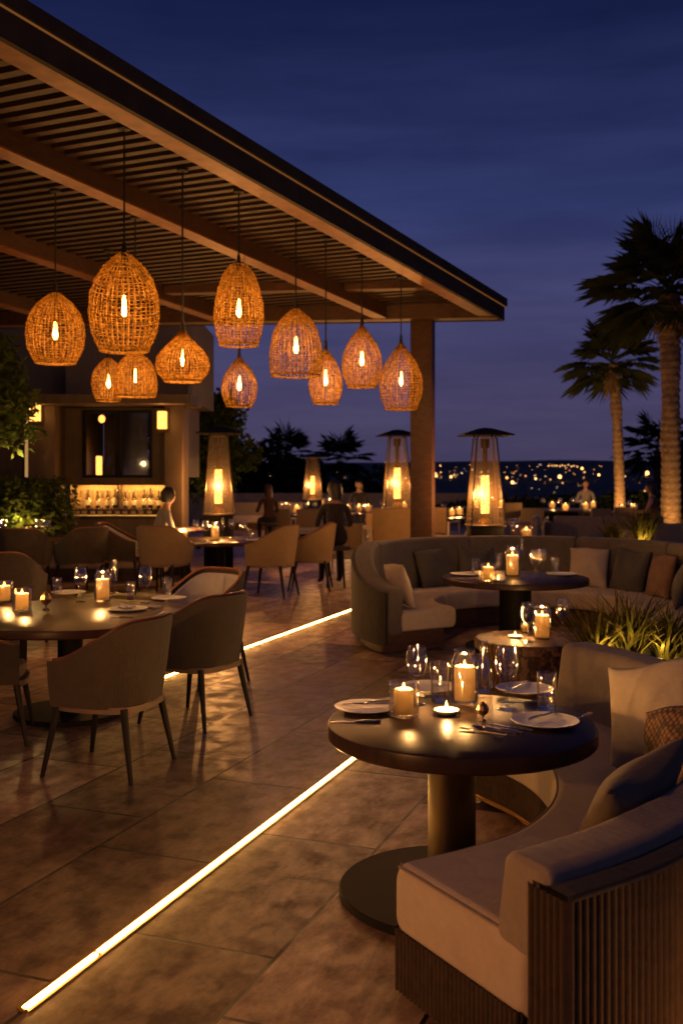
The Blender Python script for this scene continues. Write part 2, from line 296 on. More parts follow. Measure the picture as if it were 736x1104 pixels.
# ------------------------------------------------------------------ mesh helpers
class MB:
    def __init__(s): s.v = []; s.f = []; s.mi = []
    def add(s, vs, fs, mi=0):
        o = len(s.v); s.v += [tuple(p) for p in vs]; s.f += [tuple(i+o for i in f) for f in fs]; s.mi += [mi]*len(fs)
    def box(s, x0, x1, y0, y1, z0, z1, b=0.0, mi=0):
        if b <= 0:
            vs = [(x, y, z) for z in (z0, z1) for (x, y) in ((x0, y0), (x1, y0), (x1, y1), (x0, y1))]
            s.add(vs, [(3, 2, 1, 0), (4, 5, 6, 7), (0, 1, 5, 4), (1, 2, 6, 5), (2, 3, 7, 6), (3, 0, 4, 7)], mi); return
        bm = bmesh.new(); bmesh.ops.create_cube(bm, size=1)
        for v in bm.verts: v.co = Vector(((x0+x1)/2+v.co.x*(x1-x0), (y0+y1)/2+v.co.y*(y1-y0), (z0+z1)/2+v.co.z*(z1-z0)))
        bmesh.ops.bevel(bm, geom=list(bm.edges), offset=b, segments=3, affect='EDGES', profile=0.5)
        bm.verts.index_update(); s.add([v.co[:] for v in bm.verts], [[v.index for v in f.verts] for f in bm.faces], mi); bm.free()
    def lathe(s, prof, n=24, c=(0, 0), mi=0, closed=False):
        vs = []; fs = []
        for r, z in prof:
            for k in range(n):
                a = 2*math.pi*k/n; vs.append((c[0]+r*math.cos(a), c[1]+r*math.sin(a), z))
        for j in range(len(prof)-1):
            for k in range(n):
                k2 = (k+1) % n; fs.append((j*n+k, j*n+k2, (j+1)*n+k2, (j+1)*n+k))
        s.add(vs, fs, mi)
    def tube(s, pts, rad, n=6, mi=0, cap=True, flat=None):
        pts = [Vector(p) for p in pts]; m = len(pts)
        if not hasattr(rad, '__len__'): rad = [rad]*m
        vs = []; fs = []; prev = None
        for i, p in enumerate(pts):
            t = (pts[min(i+1, m-1)]-pts[max(i-1, 0)])
            t = t.normalized() if t.length > 1e-9 else Vector((0, 0, 1))
            if prev is None: prev = Vector((0, 0, 1)).cross(t) if abs(t.z) < 0.95 else Vector((1, 0, 0)).cross(t)
            u = (prev - t*prev.dot(t)).normalized(); w = t.cross(u); prev = u
            for k in range(n):
                a = 2*math.pi*(k+0.5)/n; vs.append(p+(u*math.cos(a)+w*math.sin(a)*(flat or 1))*rad[i])
        for j in range(m-1):
            for k in range(n):
                k2 = (k+1) % n; fs.append((j*n+k, j*n+k2, (j+1)*n+k2, (j+1)*n+k))
        if cap: fs.append(tuple(range(n-1, -1, -1))); fs.append(tuple((m-1)*n+k for k in range(n)))
        s.add(vs, fs, mi)
    def beam(s, p, q, w, h, mi=0):           # upright bar whose underside runs from p to q
        p = Vector(p); q = Vector(q); d = (q-p); d.z = 0; d.normalize(); u = Vector((-d.y, d.x, 0))*w/2
        Z = Vector((0, 0, h)); vs = [p-u, p+u, q+u, q-u, p-u+Z, p+u+Z, q+u+Z, q-u+Z]
        s.add(vs, [(0, 1, 2, 3), (7, 6, 5, 4), (4, 5, 1, 0), (5, 6, 2, 1), (6, 7, 3, 2), (7, 4, 0, 3)], mi)
    def poly(s, pts, z0, z1, mi=0):
        n = len(pts); z0f = z0 if callable(z0) else (lambda i: z0); z1f = z1 if callable(z1) else (lambda i: z1)
        vs = [(p[0], p[1], z0f(i)) for i, p in enumerate(pts)]+[(p[0], p[1], z1f(i)) for i, p in enumerate(pts)]
        fs = [tuple(range(n-1, -1, -1)), tuple(range(n, 2*n))]+[(i, (i+1) % n, n+(i+1) % n, n+i) for i in range(n)]
        s.add(vs, fs, mi)
    def build(s, name, mat, parent=None, smooth=True, loc=None, rz=0.0, fixn=True, ang=40):
        me = bpy.data.meshes.new(name); me.from_pydata(s.v, [], s.f)
        for m_ in (mat if isinstance(mat, (list, tuple)) else [mat]): me.materials.append(m_)
        if isinstance(mat, (list, tuple)): me.polygons.foreach_set('material_index', s.mi)
        if fixn:
            bm = bmesh.new(); bm.from_mesh(me); bmesh.ops.recalc_face_normals(bm, faces=bm.faces); bm.to_mesh(me); bm.free()
        me.update()
        if smooth:
            me.polygons.foreach_set('use_smooth', [True]*len(me.polygons))
            try: me.set_sharp_from_angle(angle=R(ang))
            except Exception: pass
        o = bpy.data.objects.new(name, me); COL.objects.link(o)
        if parent: o.parent = parent
        if loc: o.location = loc
        if rz: o.rotation_euler.z = rz
        return o
def tag(o, label, cat, group=None, kind=None):
    o['label'] = label; o['category'] = cat
    if group: o['group'] = group
    if kind: o['kind'] = kind
    return o
def thing(name, label, cat, loc=(0, 0, 0), rz=0.0, group=None, sc=1.0):
    o = bpy.data.objects.new(name, None); COL.objects.link(o); o.location = loc; o.rotation_euler.z = rz; o.scale = (sc, sc, sc)
    o.empty_display_size = 0.1
    return tag(o, label, cat, group)
def struct(o): o['kind'] = 'structure'; return o
def dup(root, label, loc, rz=None, group=None, sc=None, cat=None):
    def cp(o, par):
        c = o.copy(); COL.objects.link(c)
        if par: c.parent = par
        for ch in o.children: cp(ch, c)
        return c
    c = cp(root, None); c.location = loc; c['label'] = label
    if rz is not None: c.rotation_euler.z = rz
    if group: c['group'] = group
    if sc: c.scale = (sc, sc, sc)
    return c
class Kind:                                   # first use places the built thing itself, later ones copy it
    def __init__(s, root): s.root = root; s.used = False
    def put(s, label, loc, rz=0.0, group=None, sc=None):
        if not s.used:
            s.used = True; o = s.root; o.location = loc; o.rotation_euler.z = rz; o['label'] = label
            if group: o['group'] = group
            if sc: o.scale = (sc, sc, sc)
            return o
        return dup(s.root, label, loc, rz, group, sc)
GAIN = dict(pendant_light=0.78, candle_light=5.4, heater_light=2.0, sconce_light=0.35, assumed_lantern_light=1.5, spot_light=1.2, tree_uplight=2.5, branch_light=2.5, planter_light=1.5)
def lamp(name, loc, power, col=(1, 0.55, 0.2), rad=0.02, kind='POINT', parent=None, rot=None, spot=60, blend=0.6):
    l = bpy.data.lights.new(name, kind); l.energy = power*GAIN.get(name, 1.0); l.color = col
    l.shadow_soft_size = rad
    if kind == 'SPOT': l.spot_size = R(spot); l.spot_blend = blend
    o = bpy.data.objects.new(name, l); COL.objects.link(o); o.location = loc
    if rot: o.rotation_euler = rot
    if parent: o.parent = parent
    return o
WARM = (1.0, 0.43, 0.12); CAND = (1.0, 0.49, 0.15)
def facing(dx, dy): return math.atan2(-dx, dy)     # rotation that turns local +Y to (dx, dy)

# ------------------------------------------------------------------ setting
fl = MB(); fl.add([(-60, -12, 0), (60, -12, 0), (60, 42, 0), (-60, 42, 0)], [(0, 1, 2, 3)])
struct(fl.build('floor', M['floor'], smooth=False))
fs_ = MB(); fs_.box(-60, 60, -12, 42, -9, -0.02)
struct(fs_.build('terrace_base', M['stone_low'], smooth=False))
def terr(x, y):
    d = math.hypot(x, y); t = max(0, (d-500)/1500)
    h = -9 + 36*min(t, 1.0)**1.1 if d < 2000 else 27-(d-2000)*0.006
    h += (noise.noise(Vector((x/420, y/420, 3)))*9 + noise.noise(Vector((x/130, y/130, 8)))*2.5)*min(1, max(0, (d-300)/700))
    return h-0.4
tm = MB(); ys = [-400, -100, 0, 60, 120, 200, 300]+[400+60*i for i in range(36)]+[2700, 3200, 4200, 6000]; xs = [-6000, -4000, -3000]+[-2400+80*i for i in range(61)]+[3000, 4000, 6000]
tm.add([(x, y, terr(x, y)) for y in ys for x in xs], [(j*len(xs)+i, j*len(xs)+i+1, (j+1)*len(xs)+i+1, (j+1)*len(xs)+i) for j in range(len(ys)-1) for i in range(len(xs)-1)])
struct(tm.build('terrain', M['terrain'], fixn=False))

def strip(p, q, label):
    p = Vector((*p, 0)); q = Vector((*q, 0)); ln = (q-p).length
    t = thing('light_strip', label, 'light strip', p, facing(q.x-p.x, q.y-p.y))
    c = MB(); c.box(-0.027, -0.0135, 0, ln, -0.01, 0.004); c.box(0.0135, 0.027, 0, ln, -0.01, 0.004); c.build('channel', M['brass'], t, smooth=False)
    segs = [0.0]
    while segs[-1] < ln-1.9: segs.append(segs[-1]+0.42 if len(segs) == 1 else segs[-1]+2.0)
    segs.append(ln)
    for g in segs:
        e = MB(); e.box(-0.0134, 0.0134, g-0.008, g+0.008, 0, 0.007, 0.001); e.build('end_cap', M['brass'], t)
    for a, b in zip(segs, segs[1:]):
        d = MB(); pr = [(0.0125*math.cos(x), 0.001+0.0115*math.sin(x)) for x in [math.pi*k/8 for k in range(9)]]
        vs = [(x, y, z) for y in (a+0.012, b-0.012) for (x, z) in pr]
        n = len(pr); d.add(vs, [(k, k+1, n+k+1, n+k) for k in range(n-1)]+[tuple(range(n)), tuple(range(2*n-1, n-1, -1))])
        d.build('diffuser', M['led'], t)
    return t
def along(p, dist): return (p[0]+DU[0]*dist, p[1]+DU[1]*dist)
strip(A0, along(A0, math.hypot(A1[0]-A0[0], A1[1]-A0[1])), 'glowing LED floor strip crossing the paving in front of the near black table')
B1 = at(392, 653); strip(along(B1, -5.3), B1, 'glowing LED floor strip between the left dining chairs and the curved banquette')

# ------------------------------------------------------------------ pergola
P0 = Vector((ax(544, 15), 15, az(345.8, 15)))
RA = math.atan2(0.561, 1); D1 = Vector((math.sin(RA), math.cos(RA), -0.0658)); SA = R(25); D2 = Vector((-math.cos(SA), math.sin(SA), 0))
EA = R(13); D3 = Vector((-math.cos(EA), math.sin(EA), 0))           # far edge
D1h = Vector((D1.x, D1.y, 0))
def roofz(x, y): return P0.z - 0.0658*((x-P0.x)*D1h.x+(y-P0.y)*D1h.y)
def roofpt(a, t, dz=0.0):                                            # a metres in from the far corner along the far edge, t metres towards the viewer
    p = P0 + D3*a - D1h*t; p.z = roofz(p.x, p.y)+dz; return p
per = thing('pergola', 'large timber pergola roof with dark fascia over the left dining area', 'pergola', (0, 0, 0))
def pbeam(name, a, w, h, mat, t0=0.0, t1=18.0, dz=0.0):
    m = MB(); m.beam(roofpt(a, t1, dz), roofpt(a, t0, dz), w, h); return m.build(name, M[mat], per, smooth=False)
pbeam('fascia', 0.03, 0.05, 0.20, 'fascia'); pbeam('fascia', 0.00, 0.055, 0.112, 'fascia', dz=0.215, t0=-0.03)
pbeam('glowing_trim', 0.02, 0.052, 0.011, 'fascia_glow', dz=0.2015)  # trim line given its own glow in place of a reflection
pbeam('soffit_board', 0.165, 0.205, 0.04, 'wood', dz=0.004, t0=0.06)
pbeam('beam', 1.72, 0.19, 0.36, 'beam_side_shade', t0=0.3, dz=0.022); pbeam('beam_lit_face', 1.72, 0.20, 0.02, 'wood', t0=0.3); pbeam('beam', 4.25, 0.19, 0.36, 'beam_side_shade', t0=0.3, dz=0.022); pbeam('beam_lit_face', 4.25, 0.20, 0.02, 'wood', t0=0.3)  # paler board under each beam imitates light on its underside
pbeam('beam', 6.8, 0.19, 0.36, 'beam_side_shade', t0=0.3, dz=0.022); pbeam('beam_lit_face', 6.8, 0.20, 0.02, 'wood', t0=0.3); pbeam('beam', 9.4, 0.19, 0.36, 'beam_side_shade', t0=0.3, dz=0.022); pbeam('beam_lit_face', 9.4, 0.20, 0.02, 'wood', t0=0.3)
m = MB(); m.beam(roofpt(0.06, 0.16, 0.0), roofpt(11, 0.16, 0.0), 0.26, 0.30); m.build('end_beam', M['wood_dark'], per, smooth=False)
m = MB(); m.beam(roofpt(0.03, -0.03, 0.002), roofpt(11, -0.03, 0.002), 0.05, 0.21); m.build('end_fascia', M['fascia'], per, smooth=False)
m = MB(); m.beam(roofpt(0.42, 1.55, 0.13), roofpt(1.62, 1.55, 0.13), 0.2, 0.2); m.build('cross_beam', M['wood_dark'], per, smooth=False)
m = MB(); m.beam(roofpt(1.82, 1.7, 0.1), roofpt(4.15, 1.7, 0.1), 0.2, 0.22); m.build('cross_beam', M['wood_dark'], per, smooth=False)
m = MB()
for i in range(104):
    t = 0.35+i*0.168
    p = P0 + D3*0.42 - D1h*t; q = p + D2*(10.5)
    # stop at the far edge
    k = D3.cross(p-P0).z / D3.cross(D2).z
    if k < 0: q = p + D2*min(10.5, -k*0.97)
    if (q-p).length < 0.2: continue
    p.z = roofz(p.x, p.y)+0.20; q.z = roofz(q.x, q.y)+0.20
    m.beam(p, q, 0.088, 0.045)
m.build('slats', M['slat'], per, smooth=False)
m = MB(); c = [roofpt(0.05, 0, 0.33), roofpt(11, 0, 0.33), roofpt(11, 18, 0.33), roofpt(0.05, 18, 0.33)]
m.add([*c, *[v+Vector((0, 0, 0.05)) for v in c]], [(0, 1, 2, 3), (7, 6, 5, 4), (4, 5, 1, 0), (5, 6, 2, 1), (6, 7, 3, 2), (7, 4, 0, 3)]); m.build('roof_deck', M['deck'], per, smooth=False)
PY = 15.35; pxm = ax(455.5, PY)
m = MB(); m.box(-0.165, 0.165, -0.14, 0.14, 0, roofz(pxm, PY)+0.02, 0.008); m.build('post', M['wood_dark'], per, loc=(pxm, PY, 0), rz=-R(14))
m = MB(); m.box(-0.22, 0.22, -0.19, 0.19, 0, 0.09, 0.01); m.build('post_base', M['black_metal'], per, loc=(pxm, PY, 0), rz=-R(14))

# ------------------------------------------------------------------ pendant lamps
def sstep(a, b, x): t = max(0, min(1, (x-a)/(b-a))); return t*t*(3-2*t)
PROF = {
 'egg':   [(0.00, .16), (0.05, .30), (0.14, .58), (0.28, .83), (0.45, .97), (0.62, 1.0), (0.80, .93), (0.92, .80), (1.0, .68)],
 'bell':  [(0.00, .12), (0.06, .30), (0.16, .58), (0.32, .82), (0.5, .94), (0.7, 1.0), (0.88, .99), (1.0, .93)],
 'drop':  [(0.00, .07), (0.08, .20), (0.18, .45), (0.32, .74), (0.5, .95), (0.66, 1.0), (0.82, .94), (1.0, .72)],
 'onion': [(0.00, .10), (0.10, .20), (0.22, .42), (0.38, .74), (0.55, .95), (0.68, 1.0), (0.82, .95), (1.0, .68)],
 'column':[(0.00, .30), (0.03, .42), (0.14, .66), (0.32, .86), (0.52, .98), (0.68, 1.0), (0.84, .93), (1.0, .76)],
}
def interp(pr, t):
    for (a, x), (b, y) in zip(pr, pr[1:]):
        if t <= b: 
            u = (t-a)/(b-a); return x+(y-x)*u
    return pr[-1][1]
def shade_mesh(kind, W, H, nr, ng, seed, thick):
    r_ = random.Random(seed); m = MB(); pr = PROF[kind]
    rr = lambda t: interp(pr, t)*W/2
    sq = 1+0.02*r_.random()
    for k in range(nr):                                      # uprights, in twos, weaving in and out
        a0 = 2*math.pi*(k+r_.uniform(-.10, .10))/nr; tw = r_.uniform(-.05, .05); s = 1 if k % 2 else -1
        t0 = 0.0 if k % 2 == 0 else r_.uniform(0.02, 0.10)
        pts = []
        for j in range(19):
            t = t0+(1-t0)*j/18; a = a0+tw*.5*math.sin(t*5+k)+r_.uniform(-.008, .008); r = rr(t)+s*0.0025*math.cos(t*math.pi*ng)
            pts.append((r*math.cos(a)*sq, r*math.sin(a), -t*H))
        m.tube(pts, thick*r_.uniform(.7, 1.25), 4, flat=0.55)
    for g in range(ng):                                      # hoops
        t = (g+0.6+r_.uniform(-.10, .10))/ng; tilt = r_.uniform(-.006, .006); ph = r_.uniform(0, 6)
        pts = []
        for j in range(37):
            a = 2*math.pi*j/36+ph; r = rr(min(1, max(0, t)))+0.004*(1 if j % 2 else -1)*0.6
            pts.append((r*math.cos(a)*sq, r*math.sin(a), -t*H+tilt*math.sin(a*1+ph)*(1 if j not in (0, 36) else 1)+r_.uniform(-.0015, .0015)))
        m.tube(pts, thick*r_.uniform(.65, 1.15), 4, flat=0.55)
    for g in range(nr//6):                                   # stray diagonal canes
        a0 = r_.uniform(0, 6.28); t0 = r_.uniform(.1, .8); pts = []
        for j in range(7):
            t = min(0.99, t0+j*0.03); a = a0+j*0.11*r_.choice((-1, 1)) if j == 0 else a0+j*0.1; r = rr(t)+0.006
            pts.append((r*math.cos(a)*sq, r*math.sin(a), -t*H))
        m.tube(pts, thick*.7, 4, flat=0.6)
    return m, rr
def pendant(px, ytop, ybot, wpx, d, kind, label, power=46, nr=36, ng=22, seed=1):
    X = ax(px, d); H = (ybot-ytop)/F*d; W = wpx/F*d; ztop = az(ytop, d)
    zc = roofz(X, d)+0.198
    t = thing('pendant_lamp', label, 'pendant lamp', (X, d, zc), rnd.uniform(0, 6), 'woven pendant lamps under the pergola')
    zt = ztop-zc
    m = MB(); m.lathe([(0.0, 0), (0.055, 0), (0.055, -0.02), (0.012, -0.03), (0.0, -0.03)], 16); m.build('ceiling_rose', M['cord'], t)
    m = MB(); m.tube([(0, 0, -0.02), (0.002, 0, zt*0.5), (0, 0, zt+0.06)], 0.0085, 6); m.build('cord', M['cord'], t)
    m = MB(); m.lathe([(0, zt+0.10), (0.016, zt+0.09), (0.022, zt+0.0), (0.026, zt-0.07), (0, zt-0.07)], 12); m.build('socket', M['cord'], t)
    sm, rr = shade_mesh(kind, W, H, int(nr*1.1), int(ng*1.15), seed, 0.0066*(W/0.45)**.5)
    sh = sm.build('shade', M['rattan'], t, loc=(0, 0, zt), fixn=False)
    m = MB(); n = 48; re = rr(1.0)
    m.tube([(re*math.cos(2*math.pi*k/n), re*math.sin(2*math.pi*k/n), 0) for k in range(n+1)], 0.012, 6); m.build('rim', M['rattan'], sh, loc=(0, 0, -H))
    m = MB(); bz = zt-H*0.55; s = min(1.0, H/0.6)
    m.lathe([(0, bz+0.12*s), (0.012*s, bz+0.115*s), (0.020*s, bz+0.06*s), (0.033*s, bz-0.02*s), (0.034*s, bz-0.055*s), (0.022*s, bz-0.085*s), (0, bz-0.095*s)], 14)
    bl = m.build('bulb', M['glass'], t)
    m = MB(); m.lathe([(0, bz+0.10*s), (0.012*s, bz+0.09*s), (0.020*s, bz+0.02*s), (0.027*s, bz-0.045*s), (0.018*s, bz-0.075*s), (0, bz-0.082*s)], 12); m.build('filament', M['bulb'], bl)
    lamp('pendant_light', (0, 0, bz-0.02), power, WARM, 0.03, parent=t)
    return t
PEND = [
 (60, 316, 391, 62, 8.4, 'egg', 'round woven pendant lamp furthest to the left, apart from the others', 38, 24),
 (134, 273, 378, 75, 7.0, 'egg', 'biggest woven pendant lamp, tall open-weave egg over the left dining table', 32, 22),
 (117, 386, 432, 35, 12.6, 'egg', 'small woven pendant lamp half hidden behind a squat one by the bar', 34, 18),
 (146, 379, 427, 46, 11.2, 'bell', 'squat dome-shaped woven pendant lamp in front of the bar', 40, 20),
 (197, 356, 411, 57, 8.9, 'onion', 'squat onion-shaped woven pendant lamp hung on a twin cord', 44, 18),
 (257.5, 285, 372, 53, 8.4, 'column', 'tall slim flat-topped woven pendant lamp in the second place of the front row', 36, 26),
 (258, 384, 438, 38, 12.8, 'drop', 'small woven pendant lamp hanging low under the tall slim one', 34, 18),
 (319, 333, 405, 56, 9.2, 'bell', 'bell-shaped woven pendant lamp with a wide open mouth', 38, 24),
 (351, 375, 435, 36, 11.6, 'drop', 'small low woven pendant lamp just right of the bell-shaped one', 34, 20),
 (390, 350, 417, 43, 10.9, 'drop', 'teardrop woven pendant lamp, second from the timber post', 36, 22),
 (432, 369, 441, 46, 12.0, 'drop', 'teardrop woven pendant lamp nearest the timber post', 36, 22)]
def cord_depth(px, py):
    lo, hi = 4.0, 22.0
    for _ in range(50):
        d = (lo+hi)/2
        if az(py, d) < roofz(ax(px, d), d)+0.2: lo = d
        else: hi = d
    return lo
CORD = {60: 205, 134: 137, 197: 182, 257.5: 205, 319: 233, 351: 256, 390: 277, 432: 298}
for i, (px, yt, yb, w, d, k, lab, nr, ng) in enumerate(PEND):
    if px in CORD: d = cord_depth(px, CORD[px]); print('pendant', px, round(d, 2))
    pendant(px, yt, yb, w, d, k, lab, 52, nr, ng, 20+i)
# two unseen pendants added to the row to light the near sofa and chairs
for x, y, k, lab, sd in ((-4.0, 4.5, 'egg', 'added woven pendant lamp at the near end of the row, unseen outside the frame', 51), (-5.1, 2.6, 'bell', 'added bell-shaped woven pendant lamp, unseen outside the frame beside the viewer', 52)):
    q = HY-(2.75-EYE)/y*F; pendant(CX+x/y*F, q, q+.60/y*F, .46/y*F, y, k, lab, 52, 32, 20, sd)

# ------------------------------------------------------------------ furniture kinds
def round_table(name, label, X, Y, r, h, top='table', col='black_metal', colr=0.10, baser=0.42, th=0.055, off=0.0, group='round restaurant tables'):
    t = thing(name, label, 'table', (X, Y, 0), 0, group)
    b = 0.008
    m = MB(); m.lathe([(0, h), (r-b, h), (r-0.002, h-b*.4), (r, h-b), (r, h-th+b), (r-b, h-th), (0, h-th)], 72); m.build('tabletop', M[top], t, ang=30)
    m = MB(); m.lathe([(0, 0.035), (colr*1.0, 0.035), (colr, h-th-0.012), (colr*1.7, h-th-0.01), (colr*1.7, h-th), (0, h-th)], 32, (off, 0)); m.build('column', M[col], t, ang=30)
    m = MB(); m.lathe([(0, 0.0), (baser-0.006, 0.0), (baser, 0.006), (baser, 0.03), (baser-0.006, 0.036), (0, 0.036)], 56, (off, 0)); m.build('base', M['black_metal'], t, ang=30)
    return t

def tub_chair():
    t = thing('tub_chair', '', 'chair'); n = 61
    def path(s):                     # s -1..1 round the U from one arm front to the other
        a = abs(s); sg = 1 if s > 0 else -1
        if a > 0.62: u = (a-0.62)/0.38; return (sg*(0.295-0.012*u*u), -0.05+0.27*u)
        th = a/0.62*math.pi/2; return (sg*0.295*math.sin(th)**0.85, -0.05-0.255*math.cos(th)**0.85 if th < math.pi/2 else -0.05)
    def top(s): a = abs(s); return 0.885-0.225*sstep(0.22, 0.98, a)
    def surf(m, off0, ribs, zb, ztop_off, thick, vn=8, s0=-1, s1=1, cnt=None, bulge=0.05):
        cnt = cnt or n; outer = []; inner = []
        for side, arr in ((1, outer), (0, inner)):
            for i in range(cnt):
                s = s0+(s1-s0)*i/(cnt-1); x, y = path(s); x2, y2 = path(min(1, s+.004)); x1, y1 = path(max(-1, s-.004))
                tx, ty = x2-x1, y2-y1; l = math.hypot(tx, ty); nx, ny = ty/l, -tx/l
                if nx*x+ny*(y+0.03) < 0: nx, ny = -nx, -ny
                row = []
                for j in range(vn+1):
                    v = j/vn; z = zb+(top(s)+ztop_off-zb)*v
                    o = off0+bulge*(v**1.2)*(0.35+0.65*(1-abs(s))) - 0.022*(1-v)**3
                    if side: o += (0.0045*abs(math.sin(i*math.pi/2)) if ribs else 0)
                    else: o -= thick*(1-0.25*v)
                    row.append((x+nx*o, y+ny*o, z))
                arr.append(row)
        base = len(m.v); vs = []; fs = []
        def idx(side, i, j): return (side*cnt+i)*(vn+1)+j
        for arr in (outer, inner):
            for row in arr: vs += row
        for i in range(cnt-1):
            for j in range(vn):
                fs.append((idx(0, i, j), idx(0, i+1, j), idx(0, i+1, j+1), idx(0, i, j+1)))
                fs.append((idx(1, i, j), idx(1, i, j+1), idx(1, i+1, j+1), idx(1, i+1, j)))
            fs.append((idx(0, i, vn), idx(0, i+1, vn), idx(1, i+1, vn), idx(1, i, vn)))
            fs.append((idx(0, i, 0), idx(1, i, 0), idx(1, i+1, 0), idx(0, i+1, 0)))
        for i in (0, cnt-1):
            for j in range(vn): fs.append((idx(0, i, j), idx(0, i, j+1), idx(1, i, j+1), idx(1, i, j)))
        m.add(vs, fs)
    m = MB(); surf(m, 0.0, True, 0.40, 0.0, 0.022, cnt=181, vn=10); m.build('shell', M['chair_out'], t, ang=60)
    m = MB(); surf(m, -0.024, False, 0.44, -0.035, 0.045, s0=-0.93, s1=0.93); m.build('lining', M['chair_in'], t, ang=60)
    # rust leather edge that follows the top of the shell inside
    m = MB(); pts = []
    for i in range(61):
        s = -0.96+1.92*i/60; x, y = path(s); k = 0.985; pts.append((x*(k+0.05*(1-abs(s))), (y+0.03)*(k+0.06*(1-abs(s)))-0.03, top(s)+0.004))
    m.tube(pts, 0.015, 8, flat=0.8); m.build('leather_edge', M['leather'], t)
    m = MB(); pl = [(0.285*math.copysign(abs(math.cos(a))**.6, math.cos(a)), -0.02+0.285*math.copysign(abs(math.sin(a))**.6, math.sin(a))) for a in [2*math.pi*k/40 for k in range(40)]]
    m.poly([(x*.95, y*.95+.004) for x, y in pl], 0.375, 0.412); m.build('seat_frame', M['rail'], t, ang=50)
    m = MB(); vs = []
    rings = [(0.97, 0.43), (1.0, 0.445), (1.0, 0.475), (0.96, 0.492), (0.8, 0.502), (0.4, 0.506)]
    for sc, z in rings: vs += [(x*sc*.86, y*sc*.80+.025, z) for x, y in pl]
    fs = [(j*40+k, j*40+(k+1) % 40, (j+1)*40+(k+1) % 40, (j+1)*40+k) for j in range(5) for k in range(40)]+[tuple(5*40+k for k in range(40)), tuple(range(39, -1, -1))]
    m.add(vs, fs); m.build('seat', M['seat_ochre'], t, ang=60)
    for sx in (-1, 1):
        for sy in (-1, 1):
            m = MB(); m.tube([(sx*0.225, sy*0.205-0.01, 0.40), (sx*0.275, sy*0.275-0.01, 0.0)], [0.023, 0.0125], 8); m.build('leg', M['leg'], t)
    return t
CH = Kind(tub_chair())
def recolour(root, d):
    for ch in root.children:
        k = ch.name.split('.')[0]
        if k in d:
            ch.data = ch.data.copy(); ch.data.materials[0] = M[d[k]]

def boxy_chair():
    t = thing('armchair', '', 'chair')
    m = MB(); m.box(-0.30, 0.30, -0.28, 0.27, 0.33, 0.46, 0.03); m.build('seat', M['chair_in'], t)
    m = MB(); m.box(-0.30, 0.30, -0.33, -0.24, 0.44, 0.90, 0.03); m.build('backrest', M['chair_tan'], t)
    for sx in (-1, 1):
        m = MB(); m.box(sx*.33-.02, sx*.33+.02, -0.34, 0.30, 0.62, 0.66, 0.008); m.build('armrest', M['white_frame'], t)
        for y in (-0.32, 0.28):
            m = MB(); m.box(sx*.33-.018, sx*.33+.018, y-.02, y+.02, 0, 0.62, 0.004); m.build('leg', M['white_frame'], t)
    m = MB(); m.box(-0.31, 0.31, -0.31, 0.28, 0.27, 0.33, 0.005); m.build('seat_frame', M['white_frame'], t)
    return t
BX = Kind(boxy_chair())

# ---- sofas built along a path
def crom(P, n):
    P = [Vector((p[0], p[1], 0)) for p in P]; Q = [2*P[0]-P[1]]+P+[2*P[-1]-P[-2]]; out = []
    for i in range(1, len(Q)-2):
        for k in range(n):
            t = k/n; a, b, c, d = Q[i-1:i+3]
            out.append(0.5*((2*b)+(c-a)*t+(2*a-5*b+4*c-d)*t*t+(3*b-a-3*c+d)*t**3))
    out.append(P[-1]); return out
def resample(pts, step):
    L_ = [0]; 
    for a, b in zip(pts, pts[1:]): L_.append(L_[-1]+(b-a).length)
    n = max(2, int(L_[-1]/step)); out = []; j = 0
    for k in range(n+1):
        s = L_[-1]*k/n
        while j < len(pts)-2 and L_[j+1] < s: j += 1
        u = (s-L_[j])/max(1e-9, L_[j+1]-L_[j]); out.append(pts[j].lerp(pts[j+1], u))
    return out, L_[-1]
def normals(pts, side):
    o = []
    for i in range(len(pts)):
        t = (pts[min(i+1, len(pts)-1)]-pts[max(0, i-1)]).normalized(); o.append(Vector((t.y, -t.x, 0))*side)
    return o
def rrect(u0, u1, z0, z1, r, k=5):
    o = []
    for (cu, cz, a0) in ((u1-r, z1-r, 0), (u0+r, z1-r, 90), (u0+r, z0+r, 180), (u1-r, z0+r, 270)):
        for i in range(k+1): a = R(a0+90*i/k); o.append((cu+r*math.cos(a), cz+r*math.sin(a)))
    return o
def sweep(m, pts, nrm, sec, rend=0.04, lean=None):
    """sec(f) -> (u0,u1,z0,z1,r); cushion ends are rounded over rend"""
    n = len(pts); cum = [0]
    for a, b in zip(pts, pts[1:]): cum.append(cum[-1]+(b-a).length)
    T = cum[-1]; rows = []
    for i in range(n):
        f = cum[i]/T; u0, u1, z0, z1, r = sec(f); e = min(cum[i], T-cum[i]); ins = 0
        if e < rend: ins = rend-math.sqrt(max(0, rend**2-(rend-e)**2))
        ins *= 0.8
        S = rrect(u0+ins, u1-ins, z0+ins, z1-ins, r)
        row = []
        for u, z in S:
            uu = u+(lean*(z-z0) if lean else 0); p = pts[i]+nrm[i]*uu; row.append((p.x, p.y, z))
        rows.append(row)
    K = len(rows[0]); vs = [v for r_ in rows for v in r_]
    fs = [(i*K+k, i*K+(k+1) % K, (i+1)*K+(k+1) % K, (i+1)*K+k) for i in range(n-1) for k in range(K)]
    fs += [tuple(range(K)), tuple((n-1)*K+k for k in range(K))]
    m.add(vs, fs)
